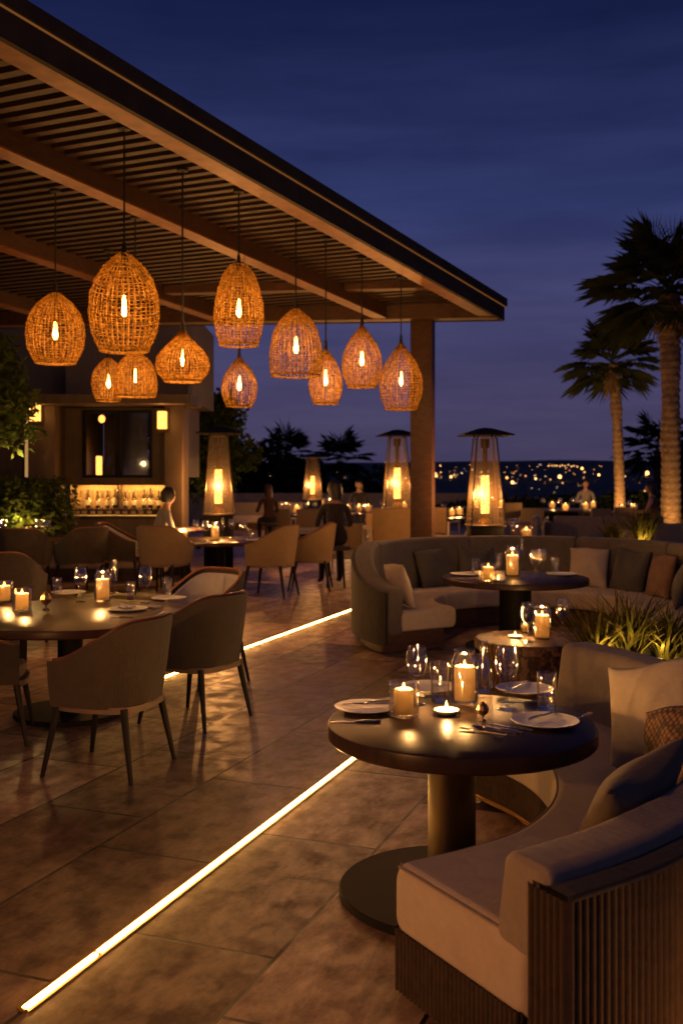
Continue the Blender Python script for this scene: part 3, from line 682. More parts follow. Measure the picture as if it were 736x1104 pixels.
def end_dense(pts, r):
    """extra samples near the two ends so that the rounding is smooth"""
    L_ = [0]
    for a, b in zip(pts, pts[1:]): L_.append(L_[-1]+(b-a).length)
    T = L_[-1]; ss = sorted(set([r*(1-math.cos(R(10*k))) for k in range(10)]+[T-r*(1-math.cos(R(10*k))) for k in range(10)]+[l for l in L_ if r < l < T-r])); out = []; j = 0
    for s in ss:
        while j < len(pts)-2 and L_[j+1] < s: j += 1
        u = (s-L_[j])/max(1e-9, L_[j+1]-L_[j]); out.append(pts[j].lerp(pts[j+1], u))
    return out
def perimeter(pts, nrm, u0, u1, pad=0.0):
    a = [p+n*u0 for p, n in zip(pts, nrm)]; b = [p+n*u1 for p, n in zip(pts, nrm)][::-1]
    return a+b+[a[0]]
def ribwall(name, mat, pts, nrm, u0, u1, z0, z1f, pitch, depth, parent):
    """ribbed wall round the outline between offsets u0 and u1 of a path; z1f(f) gives its top"""
    per_ = perimeter(pts, nrm, u0, u1); rs, T = resample(per_, pitch/6)
    cnt = round(T/pitch); m = MB(); n = len(rs)-1; vs = []
    P_ = rs[:-1]; area = sum(P_[i].x*P_[(i+1) % n].y-P_[(i+1) % n].x*P_[i].y for i in range(n)); sg = 1 if area > 0 else -1
    top = []; bot = []
    for i in range(n):
        t = (P_[(i+1) % n]-P_[i-1]).normalized(); nn = Vector((t.y, -t.x, 0))*sg
        p = P_[i]+nn*depth*abs(math.sin(math.pi*cnt*i/n))
        # nearest path fraction for the height
        f = min(range(0, len(pts), 2), key=lambda k: (pts[k]+nrm[k]*((u0+u1)/2)-P_[i]).length_squared)/(len(pts)-1)
        bot.append((p.x, p.y, z0)); top.append((p.x, p.y, z1f(f)))
    m.add(bot+top, [(i, (i+1) % n, n+(i+1) % n, n+i) for i in range(n)])
    cap = [(p.x, p.y, top[i][2]) for i, p in enumerate(P_)]
    A_ = [p+q*(u0+.004) for p, q in zip(pts, nrm)]; B_ = [p+q*(u1-.004) for p, q in zip(pts, nrm)]; K_ = len(pts)
    m.add([(p.x, p.y, z1f(i/(K_-1))-.004) for i, p in enumerate(A_)]+[(p.x, p.y, z1f(i/(K_-1))-.004) for i, p in enumerate(B_)], [(i, i+1, K_+i+1, K_+i) for i in range(K_-1)])
    return m.build(name, mat, parent, fixn=False, ang=80)

def sofa_near():
    t = thing('curved_sofa', 'taupe curved sofa with ribbed woven base wrapping the near black table', 'sofa', (0, 0, 0), 0, 'curved sofas')
    IN = [(.171, 3.474), (.436, 3.63), (.67, 3.83), (.86, 4.18), (.94, 4.62), (.89, 5.08), (.69, 5.5)]
    base, T = resample(crom(IN, 12), 0.03); nr = normals(base, 1)
    pts = end_dense(base, 0.05); nrm = normals(pts, 1)
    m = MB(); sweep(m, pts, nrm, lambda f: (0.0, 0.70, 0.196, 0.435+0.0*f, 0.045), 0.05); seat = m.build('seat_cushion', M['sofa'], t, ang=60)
    m = MB()
    for u, z in ((0.012, 0.423), (0.012, 0.24)):
        m.tube([(p+n*u).to_tuple()[:2]+(z,) for p, n in zip(base[1:-1], nr[1:-1])], 0.005, 6)
    e0 = [base[0]+nr[0]*u for u in (0.03, 0.3, 0.6)]; td = (base[1]-base[0]).normalized()
    for z in (0.424,):
        m.tube([(p.x+td.x*0.010, p.y+td.y*0.010, z) for p in e0], 0.005, 6)
    m.build('piping', M['sofa_back'], seat)
    htop = lambda f: 0.665+0.135*sstep(0.0, 0.55, f)
    # the back lies on the outer side and stops a little short of the seat's near end
    pb = end_dense(base, 0.035); nb = normals(pb, 1)
    n_ = len(base); cuts = [0, int(n_*.36), int(n_*.70), n_-1]
    for a, b in zip(cuts, cuts[1:]):
        seg = end_dense(base[a:b+1], 0.035); full = [min(range(n_), key=lambda k: (base[k]-p).length_squared) for p in seg]; ns = [nr[k] for k in full]
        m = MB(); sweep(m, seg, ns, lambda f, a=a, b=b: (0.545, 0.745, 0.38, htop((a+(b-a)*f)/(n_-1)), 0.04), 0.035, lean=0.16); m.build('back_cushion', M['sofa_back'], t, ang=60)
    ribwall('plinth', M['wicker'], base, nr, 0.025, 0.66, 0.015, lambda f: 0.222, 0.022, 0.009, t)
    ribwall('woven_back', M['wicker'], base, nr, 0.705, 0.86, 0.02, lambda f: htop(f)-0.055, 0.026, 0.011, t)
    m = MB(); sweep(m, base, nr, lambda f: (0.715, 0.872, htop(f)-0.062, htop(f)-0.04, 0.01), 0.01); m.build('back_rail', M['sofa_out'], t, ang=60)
    m = MB(); m.tube([(p+n*0.012).to_tuple()[:2]+(0.03,) for p, n in zip(base[20:], nr[20:])], 0.012, 6); m.build('plinth_trim', M['brass'], t)
    # legs under the plinth
    return t, base, nr
SOFA1, S1P, S1N = sofa_near()

C2 = Vector((2.0, 10.8, 0)); RO = 1.9
def sofa_mid():
    t = thing('curved_sofa', 'long half-round banquette with grey back and scatter cushions round a table', 'sofa', (0, 0, 0), 0, 'curved sofas')
    base = [C2+Vector((math.cos(R(a)), math.sin(R(a)), 0))*1.0 for a in range(213, -26, -2)]; nr = normals(base, -1)
    nr = [(p-C2).normalized() for p in base]
    hb = lambda f: 0.66+0.34*sstep(0.0, 0.22, f)
    k = len(base)//4; seams = [0, 33, 61, 90, len(base)-1]
    for a, b in zip(seams, seams[1:]):
        seg = end_dense(base[a:b+1], 0.04); ns = [(p-C2).normalized() for p in seg]
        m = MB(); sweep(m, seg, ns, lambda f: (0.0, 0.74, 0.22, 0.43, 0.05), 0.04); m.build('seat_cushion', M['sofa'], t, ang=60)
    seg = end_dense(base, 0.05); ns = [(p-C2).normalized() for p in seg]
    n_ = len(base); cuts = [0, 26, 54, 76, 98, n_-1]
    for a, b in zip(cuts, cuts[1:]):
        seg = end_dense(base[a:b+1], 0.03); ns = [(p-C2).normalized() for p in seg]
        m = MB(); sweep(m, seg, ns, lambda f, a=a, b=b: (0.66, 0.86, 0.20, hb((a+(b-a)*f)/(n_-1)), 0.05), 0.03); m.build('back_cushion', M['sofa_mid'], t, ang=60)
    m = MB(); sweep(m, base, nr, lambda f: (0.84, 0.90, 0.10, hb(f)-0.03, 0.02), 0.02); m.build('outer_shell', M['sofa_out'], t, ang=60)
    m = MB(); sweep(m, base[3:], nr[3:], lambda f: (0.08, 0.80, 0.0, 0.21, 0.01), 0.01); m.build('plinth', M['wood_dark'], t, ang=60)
    return t
sofa_mid()

# ------------------------------------------------------------------ pillows
def pillow(mat, w, h, T=0.16, seed=1, name='cushion'):
    r_ = random.Random(seed); n = 20; m = MB(); ph = [r_.uniform(0, 6) for _ in range(6)]
    for sgn in (1, -1):
        vs = []; 
        for j in range(n+1):
            for i in range(n+1):
                x = -1+2*i/n; y = -1+2*j/n
                px = x*(1-0.075*(1-y*y)); pz = y*(1-0.075*(1-x*x))
                q = max(0, (1-abs(x)**2.2))*max(0, (1-abs(y)**2.2)); th = T/2*q**0.5
                th *= 1+0.10*math.sin(3*x+2.2*y+ph[0])+0.06*math.sin(7*x-4*y+ph[1])*q
                th -= 0.012*max(0, math.sin(9*(x+y)+ph[2]))*(abs(x*y))*q**.3 if T > .1 else 0
                vs.append((px*w/2, sgn*th, pz*h/2+0.012*math.sin(3*x+ph[3])))
        m.add(vs, [(j*(n+1)+i, j*(n+1)+i+1, (j+1)*(n+1)+i+1, (j+1)*(n+1)+i) for j in range(n) for i in range(n)])
    o = m.build(name, M[mat], fixn=False, ang=180)
    bm = bmesh.new(); bm.from_mesh(o.data); bmesh.ops.remove_doubles(bm, verts=bm.verts, dist=0.0004); bmesh.ops.recalc_face_normals(bm, faces=bm.faces); bm.to_mesh(o.data); bm.free()
    return o
def put_pillow(mat, w, h, loc, yaw, lean, roll, label, seed, T=0.16, group='scatter cushions'):
    o = pillow(mat, w, h, T, seed); o.location = loc
    o.rotation_euler = (Matrix.Rotation(yaw, 3, 'Z') @ Matrix.Rotation(lean, 3, 'X') @ Matrix.Rotation(roll, 3, 'Y')).to_euler()
    tag(o, label, 'cushion', group)
def mid_pillow(mat, px, size, label, seed, rr=1.56, z=0.65, roll=0.0):
    best = min(range(-20, 211), key=lambda a: abs(CX+F*(C2.x+rr*math.cos(R(a)))/(C2.y+rr*math.sin(R(a)))-px))
    p = C2+Vector((math.cos(R(best)), math.sin(R(best)), 0))*rr
    put_pillow(mat, size, size, (p.x, p.y, z), facing(C2.x-p.x, C2.y-p.y), R(16), roll, label, seed)
mid_pillow('pillow_beige', 430, 0.46, 'pale oat cushion at the left end of the banquette', 1, 1.55, roll=R(-4))
mid_pillow('pillow_dark', 467, 0.48, 'charcoal cushion beside the pale oat cushion at the left end of the banquette', 2, roll=R(5))
mid_pillow('pillow_dark', 512, 0.46, 'charcoal cushion behind the glasses on the left side of the banquette', 3, roll=R(-5))
mid_pillow('pillow_beige', 634, 0.50, 'pale oat cushion right of the table on the banquette', 4, roll=R(2))
mid_pillow('pillow_dark', 678, 0.50, 'charcoal cushion between a pale and a rust cushion on the banquette', 5, roll=R(-3))
mid_pillow('pillow_rust', 712, 0.50, 'rust flecked cushion on the banquette above the lit grass', 6, 1.48, roll=R(5))
mid_pillow('pillow_dark', 742, 0.50, 'charcoal cushion cut by the right edge of the photo on the banquette', 7, 1.52)
# near sofa
put_pillow('pillow_beige', 0.50, 0.50, (ax(706, 4.55), 4.55, 0.675), R(128), R(18), R(14), 'large pale linen cushion propped on the back of the near sofa', 11, 0.17)
put_pillow('pillow_basket', 0.40, 0.40, (ax(729, 4.1), 4.1, 0.63), R(108), R(16), R(20), 'dark brown basketweave cushion on the near sofa', 12, 0.15)
put_pillow('pillow_rust', 0.36, 0.36, (ax(752, 3.72), 3.72, 0.60), R(95), R(14), R(8), 'rust flecked cushion at the photo edge on the near sofa', 13, 0.15)
put_pillow('pillow_grey', 0.50, 0.42, (ax(676, 3.46), 3.46, 0.625), R(48), R(30), R(-12), 'slate grey cushion slumped against the low arm of the near sofa', 14, 0.18)

# ------------------------------------------------------------------ tables and chairs in place
TX, TY, TH = ax(497, 4.26), 4.26, 0.72
round_table('round_table', 'black round pedestal table nearest the viewer, laid with two large candles', TX, TY, 0.556, TH, 'table', 'bronze', 0.10, 0.47, 0.066, -0.04)
T2X, T2Y = ax(555, 10.3), 10.3
round_table('round_table', 'round table with a pedestal inside the half-round banquette', T2X, T2Y, 0.73, 0.72, 'table', 'black_metal', 0.16, 0.5, 0.06)
T3X, T3Y, T3H = ax(76, 7.46), 7.46, 0.74
round_table('round_table', 'large brown round dining table on the left ringed by tub chairs', T3X, T3Y, 0.88, T3H, 'table_brown', 'black_metal', 0.09, 0.40, 0.06)
T4X, T4Y = ax(236, 16.2), 16.2
round_table('round_table', 'round dining table with ochre tub chairs in front of the tall left heater', T4X, T4Y, 0.85, 0.72, 'table_brown', 'black_metal', 0.10, 0.4)
T5X, T5Y = ax(317, 27), 27
t5 = round_table('round_table', 'far round table with a thick dark pedestal before the low wall', T5X, T5Y, 0.70, 0.72, 'table_brown', 'black_metal', 0.45, 0.5)
T6X, T6Y = ax(402, 27.5), 27.5
round_table('round_table', 'far candlelit table behind the dark seated guest', T6X, T6Y, 0.80, 0.72, 'table_brown', 'black_metal', 0.12, 0.4)
T7X, T7Y = ax(608, 30), 30
round_table('round_table', 'far round table with four candles below the city lights', T7X, T7Y, 1.22, 0.74, 'table', 'black_metal', 0.2, 0.6)
T8X, T8Y = ax(32, 16.4), 16.4
round_table('round_table', 'round table at the left edge in front of the leafy planter', T8X, T8Y, 0.80, 0.72, 'table_brown', 'black_metal', 0.1, 0.4)
T9X, T9Y = ax(480, 24.5), 24.5
round_table('round_table', 'far table with two candles between the timber post and the right heater', T9X, T9Y, 0.62, 0.72, 'table_brown', 'black_metal', 0.1, 0.4)
round_table('low_table', 'low round pale-topped table by the far lit grass', ax(664, 22), 22, 0.62, 0.42, 'table', 'black_metal', 0.2, 0.4, 0.05)

# rustic drum
DX, DY, DH = ax(570, 8.44), 8.44, 0.40
t = thing('drum_table', 'low rustic wooden drum table holding a lantern and two wine glasses', 'coffee table', (DX, DY, 0))
m = MB(); n = 64
def dr(k, r): a = 2*math.pi*k/n; w = 1+0.012*noise.noise(Vector((math.cos(a)*3, math.sin(a)*3, 1)))+0.006*noise.noise(Vector((math.cos(a)*14, math.sin(a)*14, 2))); return (r*w*math.cos(a), r*w*math.sin(a))
for (pa, za), (pb_, zb) in (((0.0, DH), (0.435, DH)), ((0.435, DH), (0.447, DH-0.012)), ((0.447, DH-0.012), (0.447, DH-0.075)), ((0.447, DH-0.075), (0.43, DH-0.085)), ((0.43, DH-0.085), (0.30, DH-0.086))):
    m.add([(*dr(k, pa), za) for k in range(n)]+[(*dr(k, pb_), zb) for k in range(n)], [(k, (k+1) % n, n+(k+1) % n, n+k) for k in range(n)])
m.build('tabletop', M['drum'], t, ang=30)
m = MB(); m.add([(*dr(k, 0.385), z) for z in (0, DH-0.085) for k in range(n)], [(k, (k+1) % n, n+(k+1) % n, n+k) for k in range(n)]); m.build('drum_body', M['drum'], t)

GC = 'tub chairs round the dining tables'
def ch(label, x, y, dx, dy, sc=1.0): return CH.put(label, (x, y, 0), facing(dx, dy), GC, sc)
ch('nearest dark taupe tub chair on the left, ribbed outside with rust leather edge', -1.39, 6.10, -.96, .27, 1.03)
ch('dark taupe tub chair right of the large left table, beside the light strip', -1.05, 7.30, -.88, .47, 1.03)
ch('tub chair turned to the viewer showing pale grey lining', -1.20, 8.62, -.62, -.78, 1.05)
ch('tub chair at the left photo edge showing its ochre seat', -2.34, 6.78, 1, .22)
ch('dark tub chair with its back turned, behind the large left table at the photo edge', ax(8, 10.4), 10.4, .1, 1, 1.1)
c_tan = dict(shell='chair_tan')
fa = ch('front ochre tub chair seen from the side at the table before the tall left heater', ax(291, 14.7), 14.7, -.96, .28, 1.16); recolour(fa, c_tan)
fb = ch('ochre tub chair partly behind another, nearest the timber post at the second table', ax(334, 15.6), 15.6, -1, .05, 1.14)
for a, b in zip(fb.children, fa.children): pass
recolour(fb, c_tan)
fc = ch('ochre tub chair with its back turned at the table before the left heater', ax(178, 14.9), 14.9, .35, .94, 1.14); recolour(fc, c_tan)
ch('tub chair left of the second table showing its pale lining', ax(132, 15.6), 15.6, 1, .05, 1.14)
ch('dark tub chair on the near side of the table by the leafy planter', ax(88, 15.2), 15.2, -.75, .65, 1.1)
ch('dark tub chair with its back turned at the table at the left edge', ax(28, 14.9), 14.9, .05, 1, 1.1)
def bx(label, x, y, dx, dy, sc=1.0): return BX.put(label, (x, y, 0), facing(dx, dy), 'pale framed armchairs', sc)
bx('pale framed armchair with its back turned, left of the timber post', ax(376, 18.2), 18.2, .1, 1, 1.0)
bx('wide tan backed armchair right against the timber post', ax(424, 17), 17, -.1, 1, 1.35)
bx('pale armchair behind the first one near the dark seated guest', ax(404, 22), 22, -.3, 1, 1.05)
bx('pale armchair far behind the right heater', ax(470, 21.5), 21.5, .4, .9, 1.2)
bx('far dark armchair in front of the table below the city lights', ax(575, 26.5), 26.5, .3, 1, 1.0)
bx('far armchair in front of the right side of that city-view table', ax(640, 26), 26, -.4, 1, 1.0)

# far lounge sofas
def lounge(label, x, y, w, rz, h=0.78):
    t = thing('lounge_sofa', label, 'sofa', (x, y, 0), rz, 'straight lounge sofas')
    m = MB(); m.box(-w/2, w/2, -0.45, 0.42, 0.20, 0.44, 0.05); m.build('seat_cushion', M['sofa'], t)
    m = MB(); m.box(-w/2, w/2, -0.55, -0.36, 0.1, h, 0.06); m.build('backrest', M['sofa_back'], t)
    for s in (-1, 1):
        m = MB(); m.box(s*w/2-0.09, s*w/2+0.09, -0.53, 0.42, 0.08, 0.62, 0.05); m.build('armrest', M['sofa_back'], t)
    m = MB(); m.box(-w/2+.06, w/2-.06, -0.48, 0.36, 0, 0.2); m.build('plinth', M['wood_dark'], t)
    return t
lounge('pale lounge sofa on the right under the two palms', ax(650, 24.6), 24.6, 2.6, 0)
lounge('grey lounge sofa behind the right heater facing left', ax(556, 24), 24, 1.8, R(78))
lounge('grey lounge sofa between the timber post and the right heater', ax(505, 19.8), 19.8, 1.7, R(60))
lounge('dark lounge sofa along the low wall left of centre', ax(285, 33), 33, 3.4, R(180), 0.85)
lounge('dark lounge sofa in front of the bar counter', ax(110, 16.9+.3), 17.2, 1.9, R(180), 0.8)
lounge('far right grey lounge sofa below the tall palm', ax(730, 21), 21, 2.0, R(20))

# ------------------------------------------------------------------ tableware kinds
def single(name, m, mat, ang=40): return m.build(name, M[mat], ang=ang)
def k_wine():
    m = MB(); H = 0.225
    m.lathe([(0, 0), (0.034, 0), (0.0345, 0.002), (0.012, 0.007), (0.0045, 0.016), (0.0037, 0.05), (0.0042, 0.092), (0.012, 0.101), (0.030, 0.118), (0.0405, 0.142), (0.0425, 0.160), (0.040, 0.19), (0.0345, H), (0.0337, H), (0.0392, 0.19), (0.0416, 0.160), (0.0396, 0.142), (0.029, 0.1192), (0.0, 0.108)], 28)
    o = single('wine_glass', m, 'glass'); o['category'] = 'wine glass'; return o
def k_tumbler():
    t = thing('water_glass', '', 'water glass')
    m = MB(); m.lathe([(0, 0.0), (0.029, 0.0), (0.031, 0.003), (0.034, 0.13), (0.0335, 0.1315), (0.0325, 0.13), (0.0292, 0.014), (0, 0.012)], 28); m.build('tumbler', M['glass'], t)
    m = MB(); m.lathe([(0, 0.0125), (0.0288, 0.0145), (0.0302, 0.055), (0, 0.055)], 24); m.build('water', M['water'], t)
    return t
def k_flute():
    m = MB(); m.lathe([(0, 0), (0.03, 0), (0.03, 0.002), (0.006, 0.008), (0.004, 0.07), (0.013, 0.085), (0.023, 0.13), (0.025, 0.18), (0.0215, 0.25), (0.0208, 0.25), (0.0242, 0.18), (0.022, 0.13), (0.0, 0.09)], 24)
    o = single('champagne_flute', m, 'glass'); o['category'] = 'champagne flute'; return o
def k_carafe():
    m = MB(); m.lathe([(0, 0), (0.036, 0), (0.040, 0.004), (0.043, 0.03), (0.040, 0.09), (0.026, 0.145), (0.018, 0.18), (0.0175, 0.225), (0.021, 0.245), (0.0203, 0.2455), (0.0165, 0.225), (0.017, 0.18), (0.025, 0.145), (0.0385, 0.09), (0.0412, 0.03), (0.037, 0.008), (0, 0.008)], 28)
    o = single('carafe', m, 'glass_thick'); o['category'] = 'carafe'; return o
def k_hurricane():
    m = MB(); m.lathe([(0, 0), (0.054, 0), (0.058, 0.004), (0.060, 0.012), (0.060, 0.185), (0.052, 0.205), (0.047, 0.215), (0.047, 0.232), (0.050, 0.238), (0.0485, 0.239), (0.0445, 0.232), (0.0445, 0.215), (0.050, 0.203), (0.0565, 0.184), (0.0565, 0.013), (0, 0.013)], 36)
    o = single('hurricane_jar', m, 'glass_thick'); o['category'] = 'candle jar'; return o
def k_votive():
    m = MB()
    for r, z0, z1 in ((0.058, 0, 0.150),):
        def sq(rr, z): return [(rr*math.copysign(abs(math.cos(a))**.55, math.cos(a)), rr*math.copysign(abs(math.sin(a))**.55, math.sin(a)), z) for a in [2*math.pi*k/40 for k in range(40)]]
        rings = [sq(0.002, 0), sq(0.054, 0), sq(0.057, 0.004), sq(0.057, 0.148), sq(0.0555, 0.151), sq(0.0530, 0.148), sq(0.0530, 0.014), sq(0.002, 0.013)]
        m.add([v for r_ in rings for v in r_], [(j*40+k, j*40+(k+1) % 40, (j+1)*40+(k+1) % 40, (j+1)*40+k) for j in range(7) for k in range(40)])
    o = single('candle_glass', m, 'glass_thick', 50); o['category'] = 'candle holder'; return o
def k_candle(r=0.042, h=0.105):
    t = thing('candle', '', 'candle')
    m = MB(); m.lathe([(0, 0), (r, 0), (r, h-0.004), (r-0.002, h), (r-0.006, h-0.002), (r-0.009, h-0.016), (r-0.010, 0.012), (0, 0.010)], 28); m.build('wax', M['wax'], t)
    m = MB(); m.tube([(0, 0, 0.010), (0.0, 0, h*0.75), (0.001, 0, h-0.004)], 0.0016, 5); m.build('wick', M['cord'], t)
    m = MB(); z = h-0.008; m.lathe([(0, z), (0.0045, z+0.005), (0.0066, z+0.012), (0.0050, z+0.022), (0.002, z+0.032), (0, z+0.037)], 12); m.build('flame', M['flame'], t)
    return t
def k_tealight():
    t = thing('tealight_dish', '', 'tealight')
    m = MB(); m.lathe([(0, 0), (0.030, 0), (0.052, 0.012), (0.056, 0.020), (0.054, 0.021), (0.045, 0.014), (0.02, 0.010), (0, 0.009)], 32); m.build('dish', M['plate'], t)
    m = MB(); z = 0.012; m.lathe([(0, z), (0.0055, z+0.008), (0.0075, z+0.016), (0.0055, z+0.028), (0.002, z+0.042), (0, z+0.047)], 12); m.build('flame', M['flame'], t)
    return t
def k_plate():
    m = MB(); m.lathe([(0, 0.003), (0.075, 0.002), (0.08, 0.0), (0.088, 0.003), (0.132, 0.012), (0.138, 0.016), (0.136, 0.0175), (0.128, 0.0155), (0.092, 0.008), (0.082, 0.006), (0, 0.0065)], 48)
    o = single('plate', m, 'plate'); o['category'] = 'plate'; return o
def k_knife():
    t = thing('knife', '', 'knife')
    m = MB(); m.add([(x, y, z) for z in (0.0005, 0.0025) for (x, y) in ((-.006, 0), (.0065, 0.0), (.0105, .06), (.008, .10), (-.004, .118), (-.007, .06))], [tuple(range(5, -1, -1)), tuple(range(6, 12))]+[(k, (k+1) % 6, 6+(k+1) % 6, 6+k) for k in range(6)]); m.build('blade', M['steel'], t, smooth=False)
    m = MB(); m.tube([(0, 0.004, 0.004), (0, -0.05, 0.005), (0, -0.10, 0.0045)], [0.0045, 0.0062, 0.0058], 8); m.build('handle', M['steel'], t)
    return t
def k_fork():
    t = thing('fork', '', 'fork')
    m = MB(); m.tube([(0, -0.10, 0.003), (0, -0.03, 0.004), (0, 0.035, 0.006)], [0.0065, 0.0045, 0.003], 8, flat=.6); m.build('handle', M['steel'], t)
    m = MB(); m.box(-0.011, 0.011, 0.032, 0.052, 0.004, 0.0065, 0.001)
    for k in range(4): m.tube([(-0.009+0.006*k, 0.050, 0.005), (-0.009+0.006*k, 0.098, 0.008)], [0.0019, 0.0013], 5)
    m.build('head', M['steel'], t)
    return t
def k_spoon():
    t = thing('spoon', '', 'spoon')
    m = MB(); m.tube([(0, -0.10, 0.003), (0, -0.03, 0.004), (0, 0.045, 0.005)], [0.0065, 0.0045, 0.003], 8, flat=.6); m.build('handle', M['steel'], t)
    m = MB(); n = 20; vs = []
    for k_, z in ((1.0, 0.007), (0.75, 0.003), (0.3, 0.001)): vs += [(0.018*k_*math.cos(2*math.pi*i/n), 0.070+0.028*k_*math.sin(2*math.pi*i/n), z) for i in range(n)]
    m.add(vs, [(j*n+i, j*n+(i+1) % n, (j+1)*n+(i+1) % n, (j+1)*n+i) for j in range(2) for i in range(n)]+[tuple(2*n+i for i in range(n))]); m.build('bowl', M['steel'], t)
    return t
def k_napkin():
    m = MB(); n = 12; vs = []
    for s in (0, 1):
        for j in range(n+1):
            for i in range(n+1):
                x = (-1+2*i/n); y = (-1+2*j/n); z = 0.010+0.006*math.sin(4*x+2*y)+0.004*math.sin(7*y) if s else 0.001
                vs.append((x*0.05+0.008*y, y*0.09, z))
    N1 = (n+1)**2
    m.add(vs, [(s*N1+j*(n+1)+i, s*N1+j*(n+1)+i+1, s*N1+(j+1)*(n+1)+i+1, s*N1+(j+1)*(n+1)+i) for s in (0, 1) for j in range(n) for i in range(n)])
    edge = [i for i in range(n+1)]+[j*(n+1)+n for j in range(1, n+1)]+[n*(n+1)+i for i in range(n-1, -1, -1)]+[j*(n+1) for j in range(n-1, 0, -1)]
    m.add([vs[e] for e in edge]+[vs[N1+e] for e in edge], [(k, (k+1) % len(edge), len(edge)+(k+1) % len(edge), len(edge)+k) for k in range(len(edge))])
    o = single('napkin', m, 'napkin', 60); o['category'] = 'napkin'; return o
def k_ornament():
    t = thing('glass_ornament', '', 'table ornament')
    m = MB(); m.lathe([(0, 0), (0.018, 0), (0.018, 0.004), (0.005, 0.012), (0.005, 0.02)], 16); m.build('foot', M['steel'], t)
    m = MB(); m.lathe([(0, 0.018), (0.026, 0.042), (0.030, 0.056), (0.022, 0.075), (0.008, 0.092), (0, 0.094)], 8); m.build('bulb', M['brass'], t, ang=15)
    return t
K = dict(wine=Kind(k_wine()), tumbler=Kind(k_tumbler()), flute=Kind(k_flute()), carafe=Kind(k_carafe()), jar=Kind(k_hurricane()), votive=Kind(k_votive()),
         candle=Kind(k_candle()), pillar=Kind(k_candle(0.047, 0.150)), tealight=Kind(k_tealight()), plate=Kind(k_plate()), knife=Kind(k_knife()), fork=Kind(k_fork()), spoon=Kind(k_spoon()), napkin=Kind(k_napkin()), ornament=Kind(k_ornament()))
GRP = dict(wine='wine glasses', tumbler='water glasses', flute='champagne flutes', carafe='carafes', jar='candle jars', votive='glass candle holders', candle='lit candles', pillar='lit candles', tealight='tealights', plate='dinner plates', knife='knives', fork='forks', spoon='spoons', napkin='napkins', ornament='table ornaments')
def item(kind, px, py, zt, label, rz=0.0, sc=1.0, dz=0.0005):
    x, y = at(px, py, zt); return K[kind].put(label, (x, y, zt+dz), rz, GRP[kind], sc)
def lit(kind, px, py, zt, label, clabel, sc=1.0, power=3.0, csc=1.0):
    h = item(kind, px, py, zt, label, 0.6 if kind == 'votive' else 0, sc)
    z = zt+0.0138*sc
    big = kind == 'jar'; csc = 1.0
    K['pillar' if big else 'candle'].put(clabel, (h.location.x, h.location.y, z), 0, GRP['candle'], sc*csc)
    lamp('candle_light', (h.location.x, h.location.y, z+(0.164 if big else 0.119)*sc*csc), power, CAND, 0.010*sc)
    return h
# near table
z = TH; n_ = 'on the near black table'
lit('votive', 435, 772, z, 'square glass holder with a squat candle '+n_, 'squat candle in the square glass '+n_, 0.98, 2.6, 0.92)
lit('jar', 500.5, 757, z, 'tall shouldered glass jar with a fat candle '+n_, 'tallest candle, inside the glass jar '+n_, 1.0, 3.2, 1.18)
item('wine', 449, 760, z, 'wine glass left of the jar '+n_, 0, 1.16)
item('tumbler', 474, 756, z, 'short tumbler between the left wine glass and the jar '+n_, 0, 1.35)
item('carafe', 521, 747, z, 'slim glass carafe behind the jar '+n_, 0, 1.0)
item('wine', 546, 765, z, 'wine glass right of the jar '+n_, 0, 1.24)
item('tumbler', 589, 766, z, 'tall water glass beside the right plate '+n_, 0, 1.28)
item('plate', 394, 765, z, 'plate at the left edge of the near black table')
item('plate', 565, 745, z, 'plate on the far side of the near black table beside the sofa back')
item('plate', 587, 780, z, 'plate at the right front of the near black table', 0, 1.02)
item('plate', 462, 743, z, 'plate mostly hidden behind the left wine glass '+n_)
item('tealight', 481, 770, z, 'small white dish with a tealight flame '+n_); 
x, y = at(481, 770, z); lamp('candle_light', (x, y, z+0.075), 0.8, CAND, 0.006)
item('ornament', 520, 778, z, 'small silver ornament '+n_, 0, 0.9)
kd = [('knife', 397, 763, 'knife lying across the left plate '+n_, 100, .019), ('fork', 404, 764.5, 'fork lying across the left plate '+n_, 96, .019),
      ('knife', 384, 779, 'knife in front of the left plate '+n_, 92, 0), ('knife', 372, 778, 'second knife in front of the left plate, half over the rim '+n_, 88, 0),
      ('fork', 520, 790, 'fork nearest the silver ornament '+n_, 62, 0), ('spoon', 532, 788, 'spoon in the cutlery row '+n_, 55, 0), ('knife', 540, 787, 'first knife of the cutlery row beside the spoon '+n_, 48, 0), ('knife', 551, 785, 'last knife of the cutlery row by the right plate '+n_, 48, 0),
      ('knife', 583, 777, 'knife lying across the right plate '+n_, -42, .018), ('fork', 560, 744, 'fork lying across the far plate '+n_, -30, .018), ('knife', 566, 758, 'knife in front of the far plate '+n_, 86, 0), ('fork', 625, 775, 'fork right of the right plate '+n_, -40, 0)]
for k_, px, py, lab, a, dz in kd:
    if lab.startswith('second knife'): continue
    item(k_, px, py, z, lab, R(a), 1.0, dz+0.001)
item('napkin', 446, 748, z, 'folded napkin far left '+n_, R(60), 0.8)
